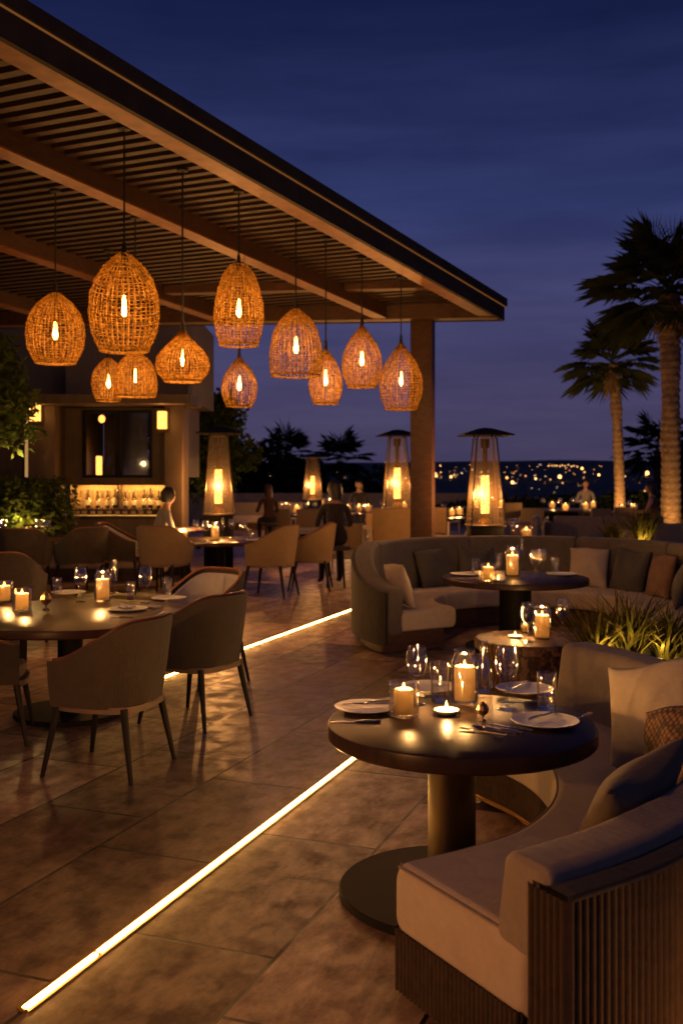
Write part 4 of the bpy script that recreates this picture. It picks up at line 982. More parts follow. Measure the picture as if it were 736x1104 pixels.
# left dining table
z = T3H; n_ = 'on the large left dining table'
lit('votive', 24, 659, z, 'square glass candle holder at the front left '+n_, 'squat candle in the square glass '+n_, 1.12, 3.2)
lit('votive', 5, 649, z, 'glass candle holder cut by the photo edge '+n_, 'candle cut by the photo edge '+n_, 1.1, 2.0)
lit('jar', 111, 648, z, 'tall candle jar '+n_, 'tall candle in the jar '+n_, 1.08, 3.6, 1.15)
item('ornament', 50, 658, z, 'angular silver ornament '+n_, 0, 1.5)
item('tumbler', 62, 641, z, 'tumbler behind the ornament '+n_, 0, 1.1)
item('wine', 87, 649, z, 'wine glass left of the tall jar '+n_, 0, 1.22)
item('flute', 123.5, 640, z, 'champagne flute just behind the tall jar '+n_, 0, 1.15)
item('tumbler', 141, 646, z, 'tumbler right of the tall jar '+n_, 0, 1.1)
item('wine', 157, 650, z, 'wine glass right of the tall jar '+n_, 0, 1.25)
item('tumbler', 180.5, 643, z, 'tumbler beyond the right plate '+n_, 0, 1.2)
item('plate', 182, 646, z, 'plate at the right end of the large left dining table', 0, 1.05)
item('plate', 138, 658, z, 'plate at the front of the large left dining table', 0, 1.08)
item('plate', 74, 640, z, 'plate at the back of the large left dining table', 0, 1.05)
item('knife', 130, 666, z, 'knife in front of the front plate '+n_, R(75)); item('fork', 186, 645, z, 'fork lying on the right plate '+n_, R(80), 1, .02)
item('napkin', 136, 656.5, z, 'napkin on the front plate '+n_, R(40), 0.9, .016); item('napkin', 163, 655, z, 'napkin hanging beside the right plate '+n_, R(70), 0.8)
item('tealight', 17, 642, z, 'small tealight dish at the left '+n_)
# banquette table
z = 0.72; n_ = 'on the banquette table'
lit('jar', 552, 621, z, 'tall candle jar '+n_, 'tall candle in the jar '+n_, 1.3, 5.0, 1.15)
lit('votive', 526, 626, z, 'low glass candle holder '+n_, 'low candle in a glass '+n_, 1.15, 3.2)
item('tumbler', 512, 620, z, 'leftmost tumbler '+n_, 0, 1.3); item('tumbler', 537, 614, z, 'tumbler behind the low candle '+n_, 0, 1.4)
item('wine', 577, 624, z, 'front wine glass right of the jar '+n_, 0, 1.3); item('wine', 584, 617, z, 'rear wine glass right of the jar '+n_, 0, 1.1)
item('tumbler', 598, 618, z, 'rightmost tumbler '+n_, 0, 1.2); item('flute', 562, 613, z, 'champagne flute behind the jar '+n_, 0, 1.3)
item('plate', 501, 620, z, 'plate on the left of the banquette table', 0, 1.1); item('plate', 605, 620, z, 'plate on the right of the banquette table', 0, 1.1)
item('knife', 500, 624, z, 'knife by the left plate '+n_, R(80), 1.2); item('tealight', 537, 627, z, 'tealight dish in front of the jar '+n_, 0, 1.1)
# drum table
z = DH; n_ = 'on the wooden drum table'
lit('jar', 584, 689, z, 'candle jar '+n_, 'candle in the jar '+n_, 1.22, 4.5, 1.15)
item('wine', 606, 686, z, 'wine glass right of the jar '+n_, 0, 1.4); item('wine', 569, 692, z, 'wine glass left of the jar '+n_, 0, 1.42)
item('tealight', 555, 688, z, 'small tealight dish '+n_); x, y = at(555, 688, z); lamp('candle_light', (x, y, z+0.07), 0.8, CAND, 0.006)
lit('votive', 566, 682, z, 'low glass holder at the back '+n_, 'low candle at the back '+n_, 0.62, 1.0)
# second dining table
z = 0.72; n_ = 'on the table before the tall left heater'
lit('jar', 232, 582, z, 'tall candle jar '+n_, 'tall candle '+n_, 1.25, 6, 1.1); lit('votive', 198, 584, z, 'low candle glass '+n_, 'low candle '+n_, 1.3, 5)
for px, py, lab in ((211, 581, 'wine glass left of the tall jar '), (222, 583, 'wine glass touching the jar on its left '), (250, 580, 'wine glass right of the tall jar '), (262, 583, 'outermost wine glass on the right ')): item('wine', px, py, z, lab+n_, 0, 1.4)
item('tumbler', 186, 582, z, 'leftmost tumbler '+n_, 0, 1.4); item('tumbler', 270, 582, z, 'rightmost tumbler '+n_, 0, 1.3); item('flute', 240, 579, z, 'champagne flute behind the jar '+n_, 0, 1.3)
item('plate', 246, 586, z, 'plate at the front '+n_, 0, 1.1); item('plate', 276, 583, z, 'plate at the right '+n_, 0, 1.1); item('plate', 212, 587, z, 'plate at the front left '+n_, 0, 1.1)
# left edge table
n_ = 'on the table by the leafy planter'
lit('votive', 29, 581, z, 'square candle glass '+n_, 'candle in the square glass '+n_, 1.3, 5)
item('wine', 43, 581, z, 'left wine glass '+n_, 0, 1.4); item('wine', 51, 582, z, 'right wine glass '+n_, 0, 1.4); item('wine', 4, 581, z, 'wine glass at the photo edge '+n_, 0, 1.4)
item('tealight', 18, 580, z, 'small tealight dish '+n_, 0, 1.3)
# far tables
n_ = 'on the far table before the low wall'
lit('votive', 320, 554, z, 'candle glass '+n_, 'candle '+n_, 1.7, 8)
for px, lab in ((305, 'leftmost wine glass '), (311, 'second wine glass '), (331, 'right wine glass '), (341 - 2, 'rightmost wine glass ')): item('wine', px, 554, z, lab+n_, 0, 1.5)
n_ = 'on the far table behind the dark guest'
lit('votive', 387, 553, z, 'left candle glass '+n_, 'left candle '+n_, 1.7, 7); lit('votive', 397, 553, z, 'right candle glass '+n_, 'right candle '+n_, 1.7, 7); lit('votive', 375, 552, z, 'outer left candle glass '+n_, 'outer left candle '+n_, 1.5, 5)
item('wine', 412, 553, z, 'wine glass '+n_, 0, 1.5)
n_ = 'on the far table below the city lights'
for px, py, w in ((595, 549, 'outer left '), (609, 551, 'inner left '), (631, 550, 'inner right '), (639, 548, 'outer right ')):
    lit('votive', px, py, 0.74, w+'candle glass '+n_, w+'candle '+n_, 1.6, 8)
for px, w in ((585, 'leftmost wine glass '), (603, 'wine glass between the left candles '), (618, 'middle wine glass '), (625, 'wine glass left of the inner right candle ')): item('wine', px, 549, 0.74, w+n_, 0, 1.5)
n_ = 'on the table between post and right heater'
lit('votive', 487, 557, z, 'left candle glass '+n_, 'left candle '+n_, 1.5, 6); lit('votive', 495, 556, z, 'right candle glass '+n_, 'right candle '+n_, 1.6, 6); item('wine', 478, 557, z, 'wine glass '+n_, 0, 1.5)
for tx, td, r_t, lab, n_, sp in (
   (352, 34, .8, 'far table with one candle below the right distant palm', 'on the far table below the right distant palm', ((346, 'left '), (357, 'right '))),
   (676, 28.5, .7, 'far table with two candles in front of the shorter palm', 'on the far table before the shorter palm', ((670, 'left '), (683, 'right '))),
   (528, 33, .9, 'far table with two candles seen behind the right heater', 'on the far table behind the right heater', ((540, 'right '), (513, 'left '))),
   (440, 31, .8, 'far table with one candle hidden by the timber post', 'on the far table by the timber post', ((436, 'left '),))):
    round_table('round_table', lab, ax(tx, td), td, r_t, .72, 'table_brown', 'black_metal', .1, .4)
    py = HY+F*(EYE-.72)/td
    for px, w in sp: lit('votive', px, py, .72, w+'candle glass '+n_, w+'candle '+n_, 1.5, 6)
    item('wine', tx+2, py, .72, 'wine glass '+n_, 0, 1.5)
bx('far armchair facing the viewer at the table below the right distant palm', ax(342, 35.2), 35.2, .1, -1, 1.05)
bx('far armchair with its back turned before the shorter palm', ax(672, 27.2), 27.2, .1, 1, 1.0)
bx('far armchair with its back turned seen just right of the right heater', ax(548, 31.4), 31.4, -.3, 1, 1.0)
bx('far armchair left of the farthest heater', ax(305, 25.9), 25.9, .3, 1, 1.0)
bx('far armchair right of the farthest heater', ax(330, 25.8), 25.8, -.2, 1, 1.0)
# on a side table right behind the banquette back
sx, sy = ax(562, 14.4), 14.4
round_table('side_table', 'small side table behind the banquette back holding one candle', sx, sy, 0.36, 0.82, 'table', 'black_metal', 0.06, 0.25)
n_ = 'on the side table behind the banquette'
h = lit('votive', 567, HY+F*(EYE-.82)/14.4, 0.82, 'candle glass '+n_, 'candle '+n_, 1.35, 4); item('wine', 553, HY+F*(EYE-.82)/14.35, 0.82, 'wine glass '+n_, 0, 1.4)

# ------------------------------------------------------------------ patio heaters
def heater():
    t = thing('patio_heater', '', 'patio heater')
    m = MB(); m.box(-0.23, 0.23, -0.23, 0.23, 0.03, 0.98, 0.012); m.build('cabinet', M['black_metal'], t)
    m = MB(); m.box(-0.27, 0.27, -0.27, 0.27, 0, 0.035, 0.008); m.build('base_plate', M['black_metal'], t)
    m = MB(); m.box(-0.255, 0.255, -0.255, 0.255, 0.982, 1.01, 0.006); m.build('deck_plate', M['bronze'], t)
    a, b = 0.235, 0.14; z0, z1 = 1.012, 2.25
    m = MB(); c0 = [(-a, -a), (a, -a), (a, a), (-a, a)]; c1 = [(-b, -b), (b, -b), (b, b), (-b, b)]
    m.add([(*p, z0) for p in c0]+[(*p, z1) for p in c1], [(k, (k+1) % 4, 4+(k+1) % 4, 4+k) for k in range(4)]); m.build('glass_shade', M['heater_glass'], t, smooth=False)
    for p, q in zip(c0, c1):
        m = MB(); m.tube([(p[0]*1.01, p[1]*1.01, z0), (q[0]*1.01, q[1]*1.01, z1)], 0.011, 6); m.build('corner_post', M['bronze'], t)
    m = MB(); m.lathe([(0, z1-.16), (0.06, z1-.15), (0.065, z1-.02), (0.15, z1), (0, z1)], 24); m.build('burner_head', M['bronze'], t)
    m = MB(); m.lathe([(0.034, z0+.72), (0.034, z1-.15)], 16); m.build('flue', M['bronze'], t)
    m = MB(); m.lathe([(0, z0+.16), (0.060, z0+.16), (0.060, z0+.70), (0, z0+.70)], 24); m.build('glow_tube', M['heater_glow'], t)
    m = MB(); m.lathe([(0, z0), (0.10, z0), (0.09, z0+.05), (0.045, z0+.10), (0.07, z0+.158), (0, z0+.158)], 20); m.build('burner', M['brass'], t)
    m = MB(); m.lathe([(0.36, z1+.03), (0.365, z1+.045), (0.10, z1+.135), (0, z1+.15)], 4); 
    m.lathe([(0.355, z1+.028), (0.10, z1+.118), (0, z1+.13)], 4)
    ob = m.build('cap', M['black_metal'], t, smooth=False, rz=R(45)); ob.scale = (1.38, 1.38, 1)
    for s in (-1, 1):
        for s2 in (-1, 1):
            m = MB(); m.tube([(s*.12, s2*.12, z1-.01), (s*.14, s2*.14, z1+.06)], 0.01, 5); m.build('cap_bracket', M['black_metal'], t)
    return t
HT = Kind(heater())
def put_heater(px, d, cap_y, label, p, rz):
    sc = (az(cap_y, d))/2.40; X = ax(px, d)
    HT.put(label, (X, d, 0), rz, 'glass pyramid patio heaters', sc)
    lamp('heater_light', (X, d, 1.42*sc), p, WARM, 0.055)
def place_heater(x, y, sc, label, p, rz):
    HT.put(label, (x, y, 0), rz, 'glass pyramid patio heaters', sc); lamp('heater_light', (x, y, 1.42*sc), p, WARM, 0.055)
put_heater(235.5, 17.6, 460, 'patio heater nearest the bar behind a laid dining table', 60, R(8))
put_heater(337, 31, 489, 'smallest farthest patio heater in front of distant palms', 70, R(20))
put_heater(428, 20, 463, 'patio heater half hidden by the timber post', 60, R(4))
put_heater(522.5, 14.9, 461, 'patio heater right of the timber post behind the banquette', 60, R(3))
place_heater(-2.3, 1.7, 1.0, 'added patio heater beside the viewer, unseen outside the frame, lighting the near sofa', 105, R(12))  # unseen heater added to brighten the near sofa

# ------------------------------------------------------------------ bar pavilion
BD = 18.0
def bX(px): return ax(px, BD)
def bZ(py): return az(py, BD)
bar = thing('bar_pavilion', 'flat roofed bar pavilion with dark windows and lit shelf on the left', 'building', (0, 0, 0))
def bpart(name, mat, boxes, par=bar, bev=0.0):
    m = MB()
    for b in boxes: m.box(*b, bev)
    return m.build(name, M[mat], par, smooth=bev > 0)
bpart('upper_wall', 'wall_grey', [(bX(66), bX(200), 18.3, 22, 3.12, 4.75), (-14, bX(66)-.02, 18.9, 22, 3.12, 4.75)])
bpart('canopy', 'wall_brown', [(bX(47), bX(212), 17.25, 18.6, 2.96, 3.115)])
bpart('column', 'wall_tan', [(bX(35), bX(64), 17.75, 18.39, 0, 2.955)], bev=0.01)
bpart('column', 'wall_tan', [(bX(180), bX(199), 17.75, 18.5, 0, 2.955)], bev=0.01)
wx0, wx1, wm = bX(84), bX(160), bX(124); wz0, wz1 = bZ(515), bZ(441)
bpart('wall', 'wall_tan', [(bX(64)+.005, wx0, 18.35, 18.6, 1.64, 2.95), (wx1, bX(180)-.005, 18.35, 18.6, 1.64, 2.95), (wx0+.002, wx1-.002, 18.35, 18.6, 1.64, wz0), (wx0+.002, wx1-.002, 18.35, 18.6, wz1, 2.95)])
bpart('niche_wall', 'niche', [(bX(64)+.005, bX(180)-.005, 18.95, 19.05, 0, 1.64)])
bpart('niche_side', 'wall_brown', [(bX(64)+.005, bX(68), 18.5, 18.94, 0, 1.63), (bX(176), bX(180)-.005, 18.5, 18.94, 0, 1.63)])
bpart('niche_ceiling', 'wall_brown', [(bX(64)+.005, bX(180)-.005, 18.36, 18.94, 1.60, 1.638)])
bpart('shelf_light', 'led_bar', [(bX(72), bX(174), 18.64, 18.70, 1.580, 1.598)])
bpart('shelf_lip', 'wall_brown', [(bX(64)+.006, bX(180)-.006, 18.33, 18.349, 1.565, 1.70)])
for a, b, mat, nm in ((wx0, wm-.02, 'glass_thick', 'window'), (wm+.02, wx1, 'glass', 'window')):
    f = bpart(nm, 'black_metal', [(a, a+.05, 18.32, 18.42, wz0, wz1), (b-.05, b, 18.32, 18.42, wz0, wz1), (a+.052, b-.052, 18.32, 18.42, wz0, wz0+.05), (a+.052, b-.052, 18.32, 18.42, wz1-.05, wz1)])
    tl = .16 if mat == 'mirror' else 0
    m = MB(); m.add([(a+.05, 18.35, wz0+.05), (b-.05, 18.35, wz0+.05), (b-.05, 18.35+tl, wz1-.05), (a+.05, 18.35+tl, wz1-.05)], [(0, 1, 2, 3)]); m.build('pane', M[mat], f, smooth=False)
bpart('window_post', 'black_metal', [(wm-.018, wm+.018, 18.33, 18.43, wz0, wz1)])
bpart('interior_wall', 'wall_brown', [(bX(64), bX(118), 21.4, 21.5, 0, 3.1), (bX(118)+.005, bX(120), 18.62, 21.39, 0, 3.1), (bX(64)-.1, bX(64)-.01, 18.62, 21.39, 1.7, 3.1), (bX(180)+.01, bX(180)+.1, 18.62, 21.39, 1.7, 3.1)])
bpart('side_wall', 'wall_brown', [(-14, bX(46)-.01, 18.4, 18.7, 0, 1.70), (-14, bX(16), 18.4, 18.7, 1.702, 3.1), (bX(31), bX(46)-.01, 18.4, 18.7, 1.702, 3.1), (bX(16)+.002, bX(31)-.002, 18.4, 18.7, 2.93, 3.1)])
sw = bpart('window', 'black_metal', [(bX(16)+.003, bX(16)+.03, 18.45, 18.55, 1.705, 2.925), (bX(31)-.03, bX(31)-.003, 18.45, 18.55, 1.705, 2.925)])
bpart('pane', 'window_lit', [(bX(16)+.032, bX(31)-.032, 18.49, 18.50, 1.71, 2.92)], sw)
# lamps added behind the glass in place of a heater's reflections
for px, zz, h, lab in ((92, 1.76, .16, 'short lamp added behind the bar window to imitate a reflected glow'), (107, 1.76, .42, 'tall lamp added behind the bar window to imitate a reflected glow')):
    t = thing('reflection_lamp', lab, 'lamp', (ax(px, 20.2), 20.2, 0), 0, 'added lamps behind the bar window')
    m = MB(); m.lathe([(0, .0), (.12, 0), (.12, .02), (.02, .04), (.02, 1.70), (0, 1.70)], 12); m.build('stand', M['black_metal'], t)
    m = MB(); m.lathe([(0, 1.70), (.06, 1.70), (.06, 1.70+h), (0, 1.70+h)], 14); m.build('lamp_shade', M['sconce'], t)
t = thing('globe_lamp', 'small round ceiling lamp glowing inside the bar window', 'lamp', (ax(110, 19.5), 19.5, 2.9))
m = MB(); m.lathe([(0, -.16), (.05, -.13), (.065, -.08), (.05, -.03), (0, 0)], 16); m.build('globe', M['sconce'], t)
m = MB(); m.tube([(0, 0, 0), (0, 0, .2)], .006, 6); m.build('rod', M['black_metal'], t)
# counter
ct = thing('bar_counter', 'bar counter in front of the lit shelf', 'counter', (bX(122), 17.75, 0))
w_ = (bX(178)-bX(66))/2
m = MB(); m.box(-w_, w_, -.30, .30, 1.0, 1.05, .006); m.build('countertop', M['table_brown'], ct)
m = MB(); m.box(-w_+.04, w_-.04, -.24, .24, 0, .998); m.build('front_panel', M['wall_brown'], ct, smooth=False)
bb = thing('back_counter', 'glass-laden back counter inside the lit niche of the bar', 'counter', (bX(122), 18.72, 0))
m = MB(); m.box(-w_+.12, w_-.12, -.2, .2, 0, 1.10); m.build('cabinet', M['wall_brown'], bb, smooth=False)
m = MB(); m.box(-w_+.10, w_-.10, -.21, .21, 1.102, 1.13, .004); m.build('countertop', M['table_brown'], bb)
for i in range(11):
    x = bX(80+8.3*i)
    dup(K['wine'].root, 'stemmed glass standing in the lit niche of the bar', (x+rnd.uniform(-.02, .02), 18.62+rnd.uniform(-.03, .09), 1.1305), 0, 'glasses in the lit bar niche', 1.5)
def bottle():
    t = thing('bottle', '', 'bottle')
    m = MB(); m.lathe([(0, 0), (.036, 0), (.038, .01), (.038, .19), (.03, .22), (.014, .25), (.013, .30), (0, .30)], 18); m.build('glass', M['bronze'], t)
    m = MB(); m.lathe([(.0385, .06), (.0388, .06), (.0388, .15), (.0385, .15)], 18); m.build('blank_label', M['napkin'], t)
    m = MB(); m.lathe([(0, .325), (.015, .325), (.015, .295), (0.0135, .295)], 12); m.build('cap', M['black_metal'], t)
    return t
BT = Kind(bottle())
for i in range(9): BT.put('bottle standing behind the stemmed glasses in the bar niche', (bX(84+10*i)+rnd.uniform(-.04, .04), 18.83, 1.1305), 0, 'bottles in the lit bar niche', rnd.uniform(.9, 1.15))
def k_cup():
    t = thing('bar_tumbler', '', 'tumbler'); m = MB(); m.lathe([(0, 0), (.04, 0), (.046, .11), (.044, .11), (.038, .012), (0, .01)], 20); m.build('tumbler', M['glass_thick'], t)
    m = MB(); m.lathe([(0, .013), (.037, .013), (.040, .05), (0, .05)], 16); m.build('drink', M['wax'], t); return t
CU = Kind(k_cup())
for i in range(10): CU.put('tumbler lined up on the bar counter', (bX(84+8.6*i), 17.95+rnd.uniform(-.05, .05), 1.0505), 0, 'tumblers on the bar counter', 1.15)
for px, py, lab in ((44, 444, 'wall lamp left of the bar beside the hanging leaves'), (178.5, 454, 'wall lamp on the right column of the bar')):
    t = thing('wall_lamp', lab, 'wall lamp', (bX(px), 17.74, bZ(py)), 0, 'glowing wall lamps of the bar')
    w = .075 if px > 100 else .085; h = .15 if px > 100 else .18
    m = MB(); m.box(-w, w, -.13, -.012, -h, h, .01); m.build('shade', M['sconce'], t)
    m = MB(); m.box(-w-.03, w+.03, -.012, 0, -h-.05, h+.05); m.build('backplate', M['bronze'], t, smooth=False)
    lamp('sconce_light', (0, -.24, 0), 14, WARM, 0.06, parent=t)
lamp('bar_interior_light', (ax(107, 20.0), 20.0, 2.25), 2.5, WARM, 0.08)  # light for the added lamps behind the window

# low walls
m = MB(); m.box(-30, -6.5, 40.8, 41.2, 0, 0.95); m.box(-6.498, 6.0, 40.8, 41.2, 0, 1.02); tag(m.build('parapet_wall', M['stone_low'], smooth=False), 'low pale wall along the far edge of the terrace', 'wall')
m = MB(); m.box(6.3, 34, 38.5, 39.2, 0, 0.9); tag(m.build('parapet_wall', M['stone_low'], smooth=False), 'low wall at the terrace edge below the city lights on the right', 'wall')

# ------------------------------------------------------------------ foliage
def leaf_quads(m, c, r, n, size, r_, squash=1.0, droop=0.3):
    for _ in range(n):
        while True:
            p = Vector((r_.uniform(-1, 1), r_.uniform(-1, 1), r_.uniform(-1, 1)))
            if 0.25 < p.length < 1: break
        p = Vector((p.x*r, p.y*r, p.z*r*squash))+Vector(c)
        d = Vector((r_.gauss(0, 1), r_.gauss(0, 1), r_.gauss(-droop, .7))).normalized(); u = d.cross(Vector((r_.gauss(0, 1), r_.gauss(0, 1), r_.gauss(0, 1)))).normalized()
        s = size*r_.uniform(.6, 1.3); nn = d.cross(u)*s*0.12
        m.add([p, p+d*s*.5+u*s*.28+nn, p+d*s, p+d*s*.5-u*s*.28+nn], [(0, 1, 2), (0, 2, 3)])
def broad_tree(name, label, loc, h, cr, n, leaf, mat, seed, clumps=14, group=None, squash=.8, trunk_r=.12, zlo=.42):
    r_ = random.Random(seed); t = thing(name, label, 'tree', loc, 0, group)
    mt = MB(); mt.tube([(0, 0, 0), (.05*h*.2, 0, h*.25), (-.04, .03, h*.5), (0, 0, h*.7)], [trunk_r, trunk_r*.8, trunk_r*.6, trunk_r*.4], 8)
    ml = MB()
    for k in range(clumps):
        a = r_.uniform(0, 6.28); rr = cr*math.sqrt(r_.random())*.85; z = h*r_.uniform(zlo, .98); rr *= math.sin(min(1, (1.05-z/h)/.55)*math.pi/2)
        c = (rr*math.cos(a), rr*math.sin(a), z); mt.tube([(0, 0, h*.4), (c[0]*.5, c[1]*.5, (h*.4+z)/2+.1), c], [trunk_r*.4, trunk_r*.25, .01], 5)
        leaf_quads(ml, c, cr*r_.uniform(.28, .48), n//clumps, leaf, r_, squash)
    mt.build('trunk', M['bark_dark'], t); ml.build('crown', M[mat], t, smooth=False, fixn=False)
    return t
broad_tree('leafy_tree', 'leafy tree lit from below right of the bar', (ax(232, 25), 25, 0), 3.55, 1.25, 5200, .17, 'leaf', 3, 20)
broad_tree('leafy_tree', 'hanging leafy branches lit by the left wall lamp', (ax(-30, 14.4), 14.4, 0), 3.75, 1.15, 4600, .15, 'leaf', 4, 20, zlo=.62)
def shrub(name, label, loc, r, h, n, leaf, mat, seed, group=None):
    rr = random.Random(seed); m = MB()
    for k in range(9): leaf_quads(m, (rr.uniform(-r, r)*.6, rr.uniform(-r, r)*.6, h*rr.uniform(.25, .75)), r*.55, n//9, leaf, rr, h/r*.5 if h < r else .8)
    s = MB()
    for k in range(7): a = rr.uniform(0, 6.28); s.tube([(0, 0, 0), (r*.4*math.cos(a), r*.4*math.sin(a), h*.6)], [.02, .006], 5)
    t = thing(name, label, 'shrub', loc, 0, group); m.build('foliage', M[mat], t, smooth=False, fixn=False); s.build('stems', M['bark_dark'], t); return t
def planter(label, x, y, w, d, h, rz=0):
    t = thing('planter', label, 'planter', (x, y, 0), rz)
    m = MB(); m.box(-w/2, w/2, -d/2, -d/2+.05, 0, h); m.box(-w/2, w/2, d/2-.05, d/2, 0, h); m.box(-w/2, -w/2+.05, -d/2+.052, d/2-.052, 0, h); m.box(w/2-.05, w/2, -d/2+.052, d/2-.052, 0, h); m.build('trough', M['planter'], t, smooth=False)
    m = MB(); m.box(-w/2+.052, w/2-.052, -d/2+.052, d/2-.052, 0.02, h-.04); m.build('soil', M['soil'], t, smooth=False)
planter('dark planter trough under the shrub beside the left table', ax(25, 17.3), 17.3, 1.7, .6, .75)
shrub('leafy_shrub', 'dense leafy shrub in the planter beside the bar', (ax(28, 17.3), 17.3, .70), .85, .95, 3000, .13, 'leaf', 5)
shrub('leafy_shrub', 'small leafy shrub at the left photo edge below the branches', (ax(-8, 16.4), 17.2, .70), .6, 1.0, 1800, .13, 'leaf', 6)
lamp('planter_light', (ax(2, 15.9), 16.7, 1.05), 7, (1, .62, .2), 0.03)
lamp('branch_light', (ax(12, 13.6), 14.0, 2.0), 7, (1, .58, .18), 0.04)
# dark belt of trees beyond the terrace
TB = [(190, 58, 7.2, 'dark tree behind the leafy one beside the bar'), (285, 66, 3.2, 'low dark tree left of the distant palms'), (322, 74, 3.0, 'dark round tree behind the farthest heater'), (402, 66, 1.6, 'low dark tree left of the timber post'), (470, 60, -.3, 'low dark tree right of the timber post'), (548, 62, -.2, 'dark tree right of the right heater below the city'), (600, 70, -.6, 'low dark tree below the middle of the city lights'), (640, 64, -.4, 'dark tree left of the short palm'), (697, 58, 1.0, 'dark tree between the two palms'), (745, 52, 3.4, 'dark tree at the right photo edge')]
for i, (px, d, h, lab) in enumerate(TB):
    zg = -8.5; broad_tree('dark_tree', lab, (ax(px, d), d, zg), h-zg, 3.4, 2600, .62, 'leaf_dark', 30+i, 16, 'dark trees beyond the terrace', .9, .25) if False else broad_tree('dark_tree', lab, (ax(px, d), d, zg), h-zg, 3.4 if px < 500 else 2.0, 2600, .62, 'leaf_dark', 30+i, 16, 'dark trees beyond the terrace', .9, .25)
hd = [(505, 37.6, 2.6, .95, 'dark hedge shrub behind the right heater'), (566, 37.4, 2.4, 1.0, 'dark hedge shrub below the city lights'), (650, 37.4, 2.2, 1.15, 'dark shrub behind the lounge sofa under the palms'), (700, 36, 1.8, 1.3, 'dark shrub at the foot of the tall palm')]
for i, (px, d, r, h, lab) in enumerate(hd): shrub('hedge_shrub', lab, (ax(px, d), d, 0), r, h, 2200, .22, 'leaf_dark', 60+i, 'dark shrubs along the terrace edge')

def fan_frond(m, org, az_, el, ln, r_, nleaf=22, leafl=1.0):
    d = Vector((math.cos(az_)*math.cos(el), math.sin(az_)*math.cos(el), math.sin(el)))
    droop = Vector((0, 0, -.22*ln)); p1 = Vector(org)+d*ln*.5; p2 = Vector(org)+d*ln+droop*.5
    m.tube([org, p1, p2], [.022, .015, .010], 4)
    side = d.cross(Vector((0, 0, 1)));  side = side.normalized() if side.length > .05 else Vector((1, 0, 0)); up = side.cross(d).normalized()
    td = (p2-p1).normalized()
    for k in range(nleaf):
        f = -1+2*k/(nleaf-1); a = f*R(115); v = (td*math.cos(a)+side*math.sin(a)).normalized()
        L_ = leafl*(1-.35*abs(f)**2)*r_.uniform(.85, 1.1); w = .33*leafl/nleaf
        perp = v.cross(up).normalized()*w; q1 = p2+v*L_*.55+up*.03; q2 = p2+v*L_+Vector((0, 0, -.16*L_*r_.uniform(.3, 1.7)))
        m.add([p2, q1+perp, q2, q1-perp], [(0, 1, 2), (0, 2, 3)])
def palm(label, loc, h, tr, crown, nf, seed, mat='frond', bark='bark', group='palm trees', nl=22, lean=0.0):
    r_ = random.Random(seed); t = thing('palm_tree', label, 'palm tree', loc, 0, group); m = MB(); n = 20; rings = int(h/0.055); vs = []
    for j in range(rings+1):
        z = h*j/rings; f = j/rings; base = tr*(1.2-.42*f**.6 if f < .6 else .86)
        if f > .62: base *= 1+.28*sstep(.62, .72, f)*(1-.4*f)
        for k in range(n):
            a = 2*math.pi*k/n; rr = base*(1+.05*math.sin(j*1.9)+.14*max(0, noise.noise(Vector((math.cos(a)*2.2, math.sin(a)*2.2, z*2.4))))*(1+f*2.2))
            if f > .35: rr *= 1+.10*(((j+k*3) % 5) == 0)
            vs.append((rr*math.cos(a)+lean*f*f, rr*math.sin(a), z))
    m.add(vs, [(j*n+k, j*n+(k+1) % n, (j+1)*n+(k+1) % n, (j+1)*n+k) for j in range(rings) for k in range(n)]); m.build('trunk', M[bark], t, ang=180)
    mc = MB()
    for i in range(nf):
        f = (i+.5)/nf; el = R(80-108*f+r_.uniform(-9, 9)); fan_frond(mc, (lean+r_.uniform(-.06, .06), r_.uniform(-.06, .06), h-.1+.35*(1-f)), i*2.399+r_.uniform(-.3, .3), el, crown*r_.uniform(.40, .60), r_, nl, crown*r_.uniform(.46, .66))
    mc.build('crown', M[mat], t, smooth=False, fixn=False)
    if mat == 'frond':
        sk = MB()
        for i in range(60):
            a = r_.uniform(0, 6.28); z = h-r_.uniform(.1, .9); sk.tube([(lean+tr*.9*math.cos(a), tr*.9*math.sin(a), z), (lean+tr*1.7*math.cos(a), tr*1.7*math.sin(a), z-.25)], [.03, .012], 4)
        sk.build('leaf_bases', M['bark'], t)
    return t
d = 34; palm('shorter palm tree lit from its foot below the city sky', (ax(668, d), d, 0), az(393, d), .17, 1.7, 34, 5, nl=30, lean=-.25)
d = 26; palm('taller palm tree lit from its foot at the right photo edge', (ax(723, d), d, 0), az(318, d), .235, 2.05, 38, 6, nl=32, lean=-.05)
def spotfix(label, x, y, tx, ty, tz, power, ang):
    t = thing('ground_spotlight', label, 'spotlight', (x, y, 0), 0, 'ground spotlights')
    m = MB(); m.lathe([(0, 0), (.05, 0), (.06, .09), (.052, .09), (.045, .02), (0, .02)], 16); m.build('housing', M['black_metal'], t)
    m = MB(); m.lathe([(0, .07), (.048, .07), (.048, .075), (0, .075)], 16); m.build('lens', M['bulb'], t)
    v = Vector((tx-x, ty-y, tz-.12)); rot = v.to_track_quat('-Z', 'Y').to_euler()
    lamp('spot_light', (x, y, .12), power, (1, .52, .16), .04, 'SPOT', rot=rot, spot=ang)
spotfix('spotlight at the foot of the shorter palm', ax(664, 32.7), 32.7, ax(668, 34), 34, 2.2, 300, 100)
spotfix('spotlight at the foot of the taller palm', ax(719, 24.7), 24.7, ax(722, 26), 26, 2.3, 170, 100)
spotfix('spotlight under the leafy tree right of the bar', ax(214, 24.2), 24.2, ax(226, 25), 25, 2.6, 110, 80)
